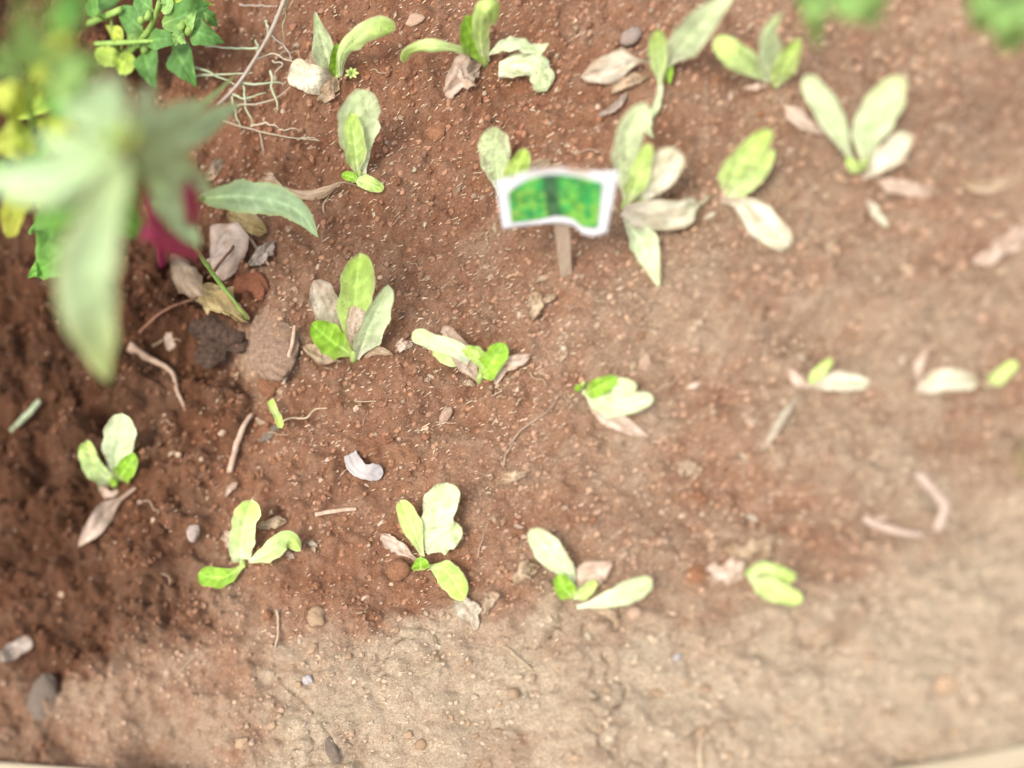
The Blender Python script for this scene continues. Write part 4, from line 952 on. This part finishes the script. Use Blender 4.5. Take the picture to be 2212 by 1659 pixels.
for pts, w, pal, pr, kw, nm, cat, lab in [
    ([(458, 486, 1.5), (488, 535, 3.2), (478, 606, 1.2)], 108, 'pink', 'belly', dict(cup=-.5, crumple=.12, rag=.05), 'dry_leaf', 'dry leaf', 'big rounded pinkish dry leaf cupped on the soil under the toothed leaf'),
    ([(372, 545, 1.5), (402, 600, 2.8), (446, 652, 1.2)], 62, 'tan', 'belly', dict(cup=-.6, crumple=.15, rag=.05), 'dry_leaf', 'dry leaf', 'folded tan dry leaf left of the rounded pinkish one'),
    ([(425, 618, 1.8), (470, 650, 3), (505, 672, 2.4), (538, 696, 1)], 66, 'ochre', 'belly', dict(crumple=.7, rag=.45, cup=-.3), 'dry_leaf', 'dry leaf', 'crumpled ochre yellow dry leaf above the charred wood'),
    ([(492, 462, 1.2), (535, 480, 2), (576, 502, .8)], 44, 'ochre', 'belly', dict(crumple=.5, rag=.3), 'dry_leaf', 'dry leaf', 'small curled ochre leaf just under the drooping toothed leaf'),
    ([(535, 572, .8), (566, 548, 1.4), (592, 520, .6)], 34, 'grey', 'belly', dict(crumple=.6, rag=.4), 'dry_leaf', 'dry leaf', 'greyish crumpled leaf fragment right of the rounded pinkish leaf'),
    ([(440, 390, 2), (462, 370, 3), (480, 345, 1.5)], 34, 'tan', 'belly', dict(crumple=.4, rag=.3), 'dry_leaf', 'dry leaf', 'small tan dry leaf above the start of the toothed leaf'),
    ([(556, 395, .8), (580, 392, 1.5), (610, 408, .6)], 26, 'tan', 'belly', dict(crumple=.4, rag=.3), 'dry_leaf', 'dry leaf', 'small curled tan leaf at the end of the thin twisted dry leaf'),
    ([(365, 718, .6), (366, 735, .9), (370, 756, .6)], 22, 'pink', 'strap', dict(crumple=.1), 'wood_chip', 'chip', 'short pale square chip on dark soil near the bent root'),
    ([(1460, 1015, .4), (1485, 1010, .9), (1515, 1022, .4)], 40, 'tan', 'belly', dict(crumple=.5, rag=.6), 'dry_leaf', 'dry leaf', 'forked pale leaf bit on bare soil below the side lying seedling'),
    ([(1478, 840, .4), (1496, 834, .8), (1518, 824, .4)], 16, 'pink', 'point', dict(crumple=.2), 'dry_leaf', 'dry leaf', 'tiny white leaf scrap right of the side lying seedling'),
    ([(1082, 1028, .4), (1110, 1030, .9), (1140, 1022, .4)], 24, 'tan', 'belly', dict(crumple=.4, rag=.3), 'dry_leaf', 'dry leaf', 'tan leaf bit below the hooked rootlet'),
    ([(555, 1140, .4), (590, 1130, .9), (620, 1125, .4)], 24, 'tan', 'belly', dict(crumple=.5, rag=.3), 'dry_leaf', 'dry leaf', 'brownish leaf bit above the lower left seedling'),
    ([(855, 742, .4), (872, 744, .9), (892, 740, .4)], 30, 'pink', 'belly', dict(crumple=.6, rag=.4), 'dry_leaf', 'dry leaf', 'whitish crumpled scrap between the tall and the sprawling seedling'),
    ([(1560, 1180, .4), (1620, 1185, 1.2), (1690, 1160, .5)], 44, 'tan', 'belly', dict(crumple=.7, rag=.6), 'dry_leaf', 'dry leaf', 'tattered tan leaf above the small flat seedling'),
    ([(0, 1420, .6), (35, 1402, 1), (68, 1380, .6)], 34, 'grey', 'strap', dict(crumple=.2), 'dry_leaf', 'dry leaf', 'blurred whitish strip at the lower left edge'),
    ([(1045, 1310, .4), (1060, 1290, .7), (1050, 1330, .4)], 26, 'tan', 'belly', dict(crumple=.5, rag=.5), 'dry_leaf', 'dry leaf', 'jagged tan flake beside the hanging bright leaf'),
    ([(1110, 1262, .4), (1130, 1235, 1), (1160, 1225, .4)], 34, 'tan', 'belly', dict(crumple=.5, rag=.5), 'dry_leaf', 'dry leaf', 'dull tan leaf flake left of the mint leaf'),
    ([(1098, 415, .3), (955, 410, .5), (935, 425, .3)], 1, 'tan', 'belly', {}, None, None, None)]:
    if nm is None: continue
    o = leaf(None, pts, w, pal, pr, wave=.15, name=nm, **kw); tag(o, lab, cat)

# white plastic scrap
ws = leaf(None, [(756, 980, .6), (766, 1004, 1.2), (792, 1020, 1.3), (828, 1022, .6)], 38, 'grey', 'strap', cup=.1, crumple=.12, wave=.08, rag=.18, name='plastic_scrap', m=m_white)
sm = ws.modifiers.new('thickness', 'SOLIDIFY'); sm.thickness = .0008
tag(ws, 'curved white plastic scrap on the red soil below centre left', 'scrap')

LP = dict(I=I3)
lump('stone', 590, 738, 96, 120, 14, m_stone, 5.5, 18, sink=.35, amp=.3, ang=True, label='flat rough tan stone left of the tallest seedling', cat='stone', **LP)
lump('charred_wood', 470, 728, 104, 80, 30, m_char, 8.1, 20, sink=.35, amp=.7, label='lumpy blackened piece of rotten wood under the ochre leaf', cat='wood', **LP)
lump('soil_clod', 540, 622, 80, 48, 20, m_orange, 2.1, -15, sink=.3, amp=.3, ang=True, label='orange brick coloured clod right of the ochre leaf', cat='clod', **LP)
lump('soil_clod', 860, 1235, 46, 42, 36, m_clod, 4.4, 0, sink=.2, amp=.12, label='round smooth reddish clod beside the lower middle seedling', cat='clod', **LP)
lump('soil_clod', 944, 290, 40, 34, 26, m_clod, 6.2, 0, sink=.3, amp=.22, label='brown clod on bare soil between the whitish leaf and the sign', cat='clod', **LP)
lump('pebble', 1358, 87, 44, 34, 26, m_peb_grey, 7.7, 20, sink=.2, amp=.15, ang=True, label='grey angular pebble left of the long pale leaf', cat='pebble', **LP)
lump('pebble', 1392, 784, 30, 38, 22, m_peb_pale, 9.1, 10, sink=.2, amp=.15, label='pinkish pale pebble above the side lying seedling', cat='pebble', **LP)
lump('pebble', 962, 900, 24, 34, 16, m_peb_pale, 1.9, -15, sink=.2, amp=.2, label='pale flat pebble in the middle of the speckled soil', cat='pebble', **LP)
lump('pebble', 418, 1148, 30, 36, 22, m_peb_grey, 3.9, 10, sink=.2, amp=.12, label='grey brown pebble left of the lower left seedling', cat='pebble', **LP)
lump('pebble', 1008, 40 + 5, 34, 16, 12, m_peb_pale, 4.9, 15, sink=.2, amp=.2, label='flat pale chip above the curled seedling', cat='pebble', **LP) if False else None
lump('pebble', 897, 45, 40, 20, 14, m_peb_pale, 4.9, 10, sink=.2, amp=.2, label='flat pale pebble at the top between the first two seedlings', cat='pebble', **LP)
lump('pebble', 1368, 1325, 30, 26, 18, m_peb_pale, 6.9, 30, sink=.2, amp=.18, label='yellowish pebble under the creamy leaf of the lower row', cat='pebble', **LP)
lump('pebble', 683, 1335, 36, 34, 22, m_clod_tan, 7.2, 30, sink=.2, amp=.2, label='tan pebble half sunk at the rim of the dry crust', cat='pebble', **LP)
lump('pebble', 718, 1622, 26, 56, 14, m_slate, 2.7, 25, sink=.25, amp=.25, label='blue grey stone chip near the lower edge', cat='pebble', **LP)
lump('pebble', 92, 1508, 60, 84, 34, m_slate, 16.2, 0, sink=.55, amp=.2, label='dark blurred stone in the lower left corner', cat='pebble', **LP)
lump('pebble', 1462, 1420, 16, 15, 10, m_white, 1.4, 0, sink=.2, amp=.3, label='small white pebble on the dry crust', cat='pebble', **LP)
lump('pebble', 664, 1470, 20, 18, 12, m_white, 3.4, 0, sink=.2, amp=.3, label='whitish pebble in a gap of the crust, lower left', cat='pebble', **LP)
lump('soil_clod', 590, 828, 50, 44, 26, m_clod, 8.4, 0, sink=.35, amp=.3, label='rounded brown clod above the tiny sprout', cat='clod', **LP)
lump('soil_clod', 1505, 1245, 44, 40, 20, m_clod, 2.4, 0, sink=.4, amp=.3, label='brown clod left of the star shaped dry leaf', cat='clod', **LP)
lump('soil_clod', 2040, 1480, 60, 40, 24, m_clod_tan, 4.1, -10, sink=.35, amp=.3, ang=True, label='tan clod above the wooden board', cat='clod', **LP)
lump('stone', 2226, 1000, 80, 150, 40, m_olive, 5.1, 10, sink=.4, amp=.2, label='olive brown blurred lump at the right edge', cat='stone', **LP)

# ------------------------------------------------------------------ repeats: clods, pebbles, leaf scraps, straws
ME = {}


def shared(kind, k, mk):
    if (kind, k) not in ME: ME[(kind, k)] = mk(k)
    return ME[(kind, k)]


def lump_mesh(m, amp, ang):
    def f(k):
        v = lump_verts(I2, k * 1.37 + amp * 10, amp, 1.4, ang) * np.array([1, .8 + .05 * k, .65])
        me = bpy.data.meshes.new('lump'); me.from_pydata(v.tolist(), [], I2[1].tolist()); me.polygons.foreach_set('use_smooth', [not ang] * len(me.polygons)); me.materials.append(m); return me
    return f


def scrap_mesh(pal):
    def f(k):
        o = leaf(None, [np.array((0, 0, 0.)), np.array((.5, .06 * (k - 2), .16)), np.array((1, 0, .0))], 1, pal, ('belly', 'tail', 'oval', 'strap', 'point')[k % 5], raw=True, nv=9, nu=6, crumple=.5, rag=.4, wave=.2)
        me = o.data; bpy.data.objects.remove(o)
        c = np.zeros(len(me.vertices) * 3); me.vertices.foreach_get('co', c); c = c.reshape(-1, 3)
        x = c[:, 0]; ln = x.max() - x.min(); c /= ln; s_ = np.linspace(0, 1, 9); hw = PROF[('belly', 'tail', 'oval', 'strap', 'point')[k % 5]](s_) * .22
        g = c.reshape(9, 6, 3); t = np.linspace(-1, 1, 6)
        for i in range(9):
            for j in range(6):
                g[i, j] = (s_[i] - .5, t[j] * hw[i] * (1 + .5 * (random.random() - .5)) + .08 * math.sin(s_[i] * 3 + k), .10 * math.sin(s_[i] * 3.1) + .07 * (random.random() - .5) + .10 * t[j] ** 2)
        me.vertices.foreach_set('co', g.reshape(-1)); me.update(); return me
    return f


def straw_mesh(k):
    C = spline(np.array([(-.5, 0, 0), (-.1, .05 * (k - 2), .05), (.2, -.04 * (k - 3), .05), (.5, .03, 0)]), 8); V, F = tube_geo(C, .022, 5, .3)
    me = bpy.data.meshes.new('straw'); me.from_pydata([list(q) for q in V], [], F); me.materials.append((m_straw, m_stick)[k % 2]); return me


occupied = [(722, 130, 110), (1030, 110, 150), (1400, 130, 130), (1650, 120, 110), (1870, 300, 130), (775, 310, 100), (1200, 430, 150), (1400, 420, 130), (1620, 430, 110), (750, 680, 120), (1010, 780, 120),
            (1330, 870, 90), (245, 1000, 90), (530, 1180, 110), (930, 1180, 110), (1260, 1240, 120), (1640, 1260, 110), (1800, 840, 100), (2050, 830, 100), (300, 300, 330), (560, 470, 120), (590, 740, 70), (460, 700, 80)]


def free(px, py, m=0): return all((px - a) ** 2 + (py - b) ** 2 > (r - m) ** 2 for a, b, r in occupied)


def put(name, me, px, py, wpx, tilt=.5, lift=.1, sq=None):
    q = flat(px, py); z = ground_at(q[0], q[1]); q = flat(px, py, z); z = ground_at(q[0], q[1]); s = wpx * pxsize(q)
    o = bpy.data.objects.new(name, me); COL.objects.link(o); o.location = (q[0], q[1], z + s * lift); o.scale = (s, s, s) if sq is None else (s, s, s * sq)
    o.rotation_euler = (random.uniform(-tilt, tilt), random.uniform(-tilt, tilt), random.uniform(0, 6.28)); return o


LANDMARKS = [(722, 140, 'top left wilting seedling'), (1030, 110, 'curled top seedling'), (1400, 140, 'long leaved top seedling'), (1650, 120, 'three leaved upper right seedling'),
             (1870, 300, 'blurred four leaved seedling'), (775, 310, 'broad whitish leaved seedling'), (1200, 430, 'picture sign'), (1400, 450, 'many leaved seedling'), (1620, 430, 'split leaved seedling'),
             (750, 680, 'tallest upright seedling'), (1010, 780, 'sprawling centre seedling'), (1330, 870, 'side lying seedling'), (245, 1000, 'far left seedling'), (530, 1180, 'lower left seedling'),
             (930, 1180, 'lower middle seedling'), (1260, 1240, 'mint leaved lower seedling'), (1640, 1260, 'small flat seedling'), (1800, 840, 'faded right seedling'), (2050, 830, 'cream right edge seedling'),
             (590, 740, 'flat tan stone'), (790, 1005, 'white plastic scrap'), (718, 1622, 'grey stone chip'), (1462, 1420, 'white pebble on the crust'), (92, 1508, 'dark corner stone'),
             (2040, 1480, 'tan clod above the board'), (2000, 1100, 'pale curved root'), (602, 1360, 'upright straw')]
NOTED = {}


def note(o, px, py, what, cat, group):
    """a repeat is told from the others by the landmark it lies nearest to, on which side of it, and how near"""
    d, a, b, nm = min((math.hypot(px - a, py - b), a, b, nm) for a, b, nm in LANDMARKS)
    side = ('right of' if px > a else 'left of') if abs(px - a) > abs(py - b) else ('below' if py > b else 'above')
    o['category'] = cat; o['group'] = group
    NOTED.setdefault((what, side, nm), []).append((d, o))


ORD = ['nearest', 'second nearest', 'third nearest', 'fourth nearest', 'fifth nearest', 'sixth nearest', 'seventh nearest', 'eighth nearest', 'ninth nearest', 'tenth nearest', 'eleventh nearest', 'twelfth nearest', 'outermost']
cnt = dict(a=0, b=0, c=0, d=0, e=0, f=0)
while cnt['a'] < 80:
    px, py = random.uniform(-20, 1760), random.uniform(0, 1340)
    if not free(px, py, 20): continue
    q = flat(px, py); dm = sample(DAMP, q[0], q[1]); k = random.randrange(6)
    dark = dm > .5; mid = sample(DRY, q[0], q[1]) > .38
    o = put('soil_clod', shared('dark' if dark else 'mid' if mid else 'red', k, lump_mesh(m_clod_dark if dark else m_clod_mid if mid else m_clod, .34, k % 2 == 0)), px, py, random.choice((6, 6, 7, 8, 9, 11)) * (1.3 if dark else 1), lift=.15)
    if dark: note(o, px, py, 'dark damp soil clod', 'clod', 'dark clods on the damp soil')
    else: note(o, px, py, 'reddish soil clod', 'clod', 'reddish clods on the bare soil')
    cnt['a'] += 1
while cnt['b'] < 45:
    px, py = random.uniform(450, 2200), random.uniform(1330, 1650); k = random.randrange(6)
    q = flat(px, py)
    if sample(DRY, q[0], q[1]) < .5: continue
    note(put('soil_clod', shared('tan', k, lump_mesh(m_clod_tan, .28, False)), px, py, random.choice((6, 7, 8, 10, 13)), lift=.2), px, py, 'tan crust clod', 'clod', 'tan clods in the dry crust'); cnt['b'] += 1
while cnt['c'] < 40:
    px, py = random.uniform(350, 1760), random.uniform(0, 1500)
    if not free(px, py, 20): continue
    q = flat(px, py)
    if sample(DAMP, q[0], q[1]) > .45: continue
    k = random.randrange(6); note(put('pebble', shared('peb', k, lump_mesh(m_peb_pale, .2, True)), px, py, random.choice((4, 4, 5, 6, 7)), lift=.25), px, py, 'small pale pebble', 'pebble', 'small pale pebbles on the soil'); cnt['c'] += 1
while cnt['d'] < 60:
    px, py = random.uniform(330, 1760), random.uniform(0, 1400)
    if not free(px, py, 40): continue
    k = random.randrange(5); pal = random.choice(('tan', 'tan', 'pink', 'creamtan'))
    note(put('leaf_scrap', shared('scrap' + pal, k, scrap_mesh(pal)), px, py, random.choice((18, 22, 26, 32, 38)), .4, .02), px, py, 'torn dry leaf scrap', 'leaf scrap', 'dry leaf scraps on the soil'); cnt['d'] += 1
while cnt['e'] < 70:
    px, py = random.uniform(330, 1900), random.uniform(0, 1450)
    if not free(px, py, 40): continue
    k = random.randrange(6); note(put('straw', shared('straw', k, straw_mesh), px, py, random.uniform(22, 70), .15, .03), px, py, 'loose thin straw', 'straw', 'loose straws on the soil'); cnt['e'] += 1
while cnt['f'] < 9:
    px, py = random.uniform(1750, 2210), random.uniform(150, 1150)
    if not free(px, py, 20): continue
    k = random.randrange(5); pal = random.choice(('tan', 'pink'))
    note(put('leaf_scrap', shared('scrap' + pal, k, scrap_mesh(pal)), px, py, random.choice((30, 40, 50)), .4, .02), px, py, 'blurred dry leaf scrap', 'leaf scrap', 'blurred leaf scraps on the right'); cnt['f'] += 1
for (what, side, nm), L_ in NOTED.items():
    L_.sort(key=lambda t: t[0])
    for k, (d, o) in enumerate(L_): o['label'] = '%s %s the %s' % (what, side, nm) if len(L_) == 1 else '%s %s %s the %s' % (ORD[min(k, 12)], what, side, nm)


# ------------------------------------------------------------------ wooden edging boards at the lower edge
def board(label, a, b, width, hgt, off):
    A = np.array(flat(*a, off)); B = np.array(flat(*b, off)); d = B - A; L_ = np.linalg.norm(d); d /= L_
    n_ = np.array([d[1], -d[0], 0]); n_ /= np.linalg.norm(n_)
    root = thing('edging_board', label, 'board', A)
    rows = 3
    for k in range(rows):
        v = []; F = []; nn = 14; w0 = width * k / rows; w1 = width * (k + 1) / rows - .0015
        for i in range(nn):
            t = i / (nn - 1); p_ = d * (t * L_); j = .0012 * math.sin(t * 9 + k)
            for w, z in ((w0, -hgt), (w0, -.002 + .0015 * k), (w0 + .002, .0015 * k), (w1 - .002, .0015 * k), (w1, -.002 + .0015 * k), (w1, -hgt)): v.append(p_ + n_ * (w + j) + np.array([0, 0, z]))
        for i in range(nn - 1):
            for e in range(6): F.append((i * 6 + e, i * 6 + (e + 1) % 6, i * 6 + 6 + (e + 1) % 6, i * 6 + 6 + e))
        F += [tuple(range(6))[::-1], tuple((nn - 1) * 6 + e for e in range(6))]
        v = np.array(v); a_ = math.atan2(d[1], d[0]); Rm = np.array([[math.cos(a_), math.sin(a_), 0], [-math.sin(a_), math.cos(a_), 0], [0, 0, 1]])
        o = link('plank', v @ Rm.T, F, m_board, root, None, smooth=False)
    root.rotation_euler = (0, 0, math.atan2(d[1], d[0]))
    return root


board('pale split bamboo edging board in the lower right corner', (1780, 1682), (3300, 1421), .07, .05, .012)
board('pale edging board just showing along the lower left edge', (-700, 1603), (420, 1672), .06, .05, .022)
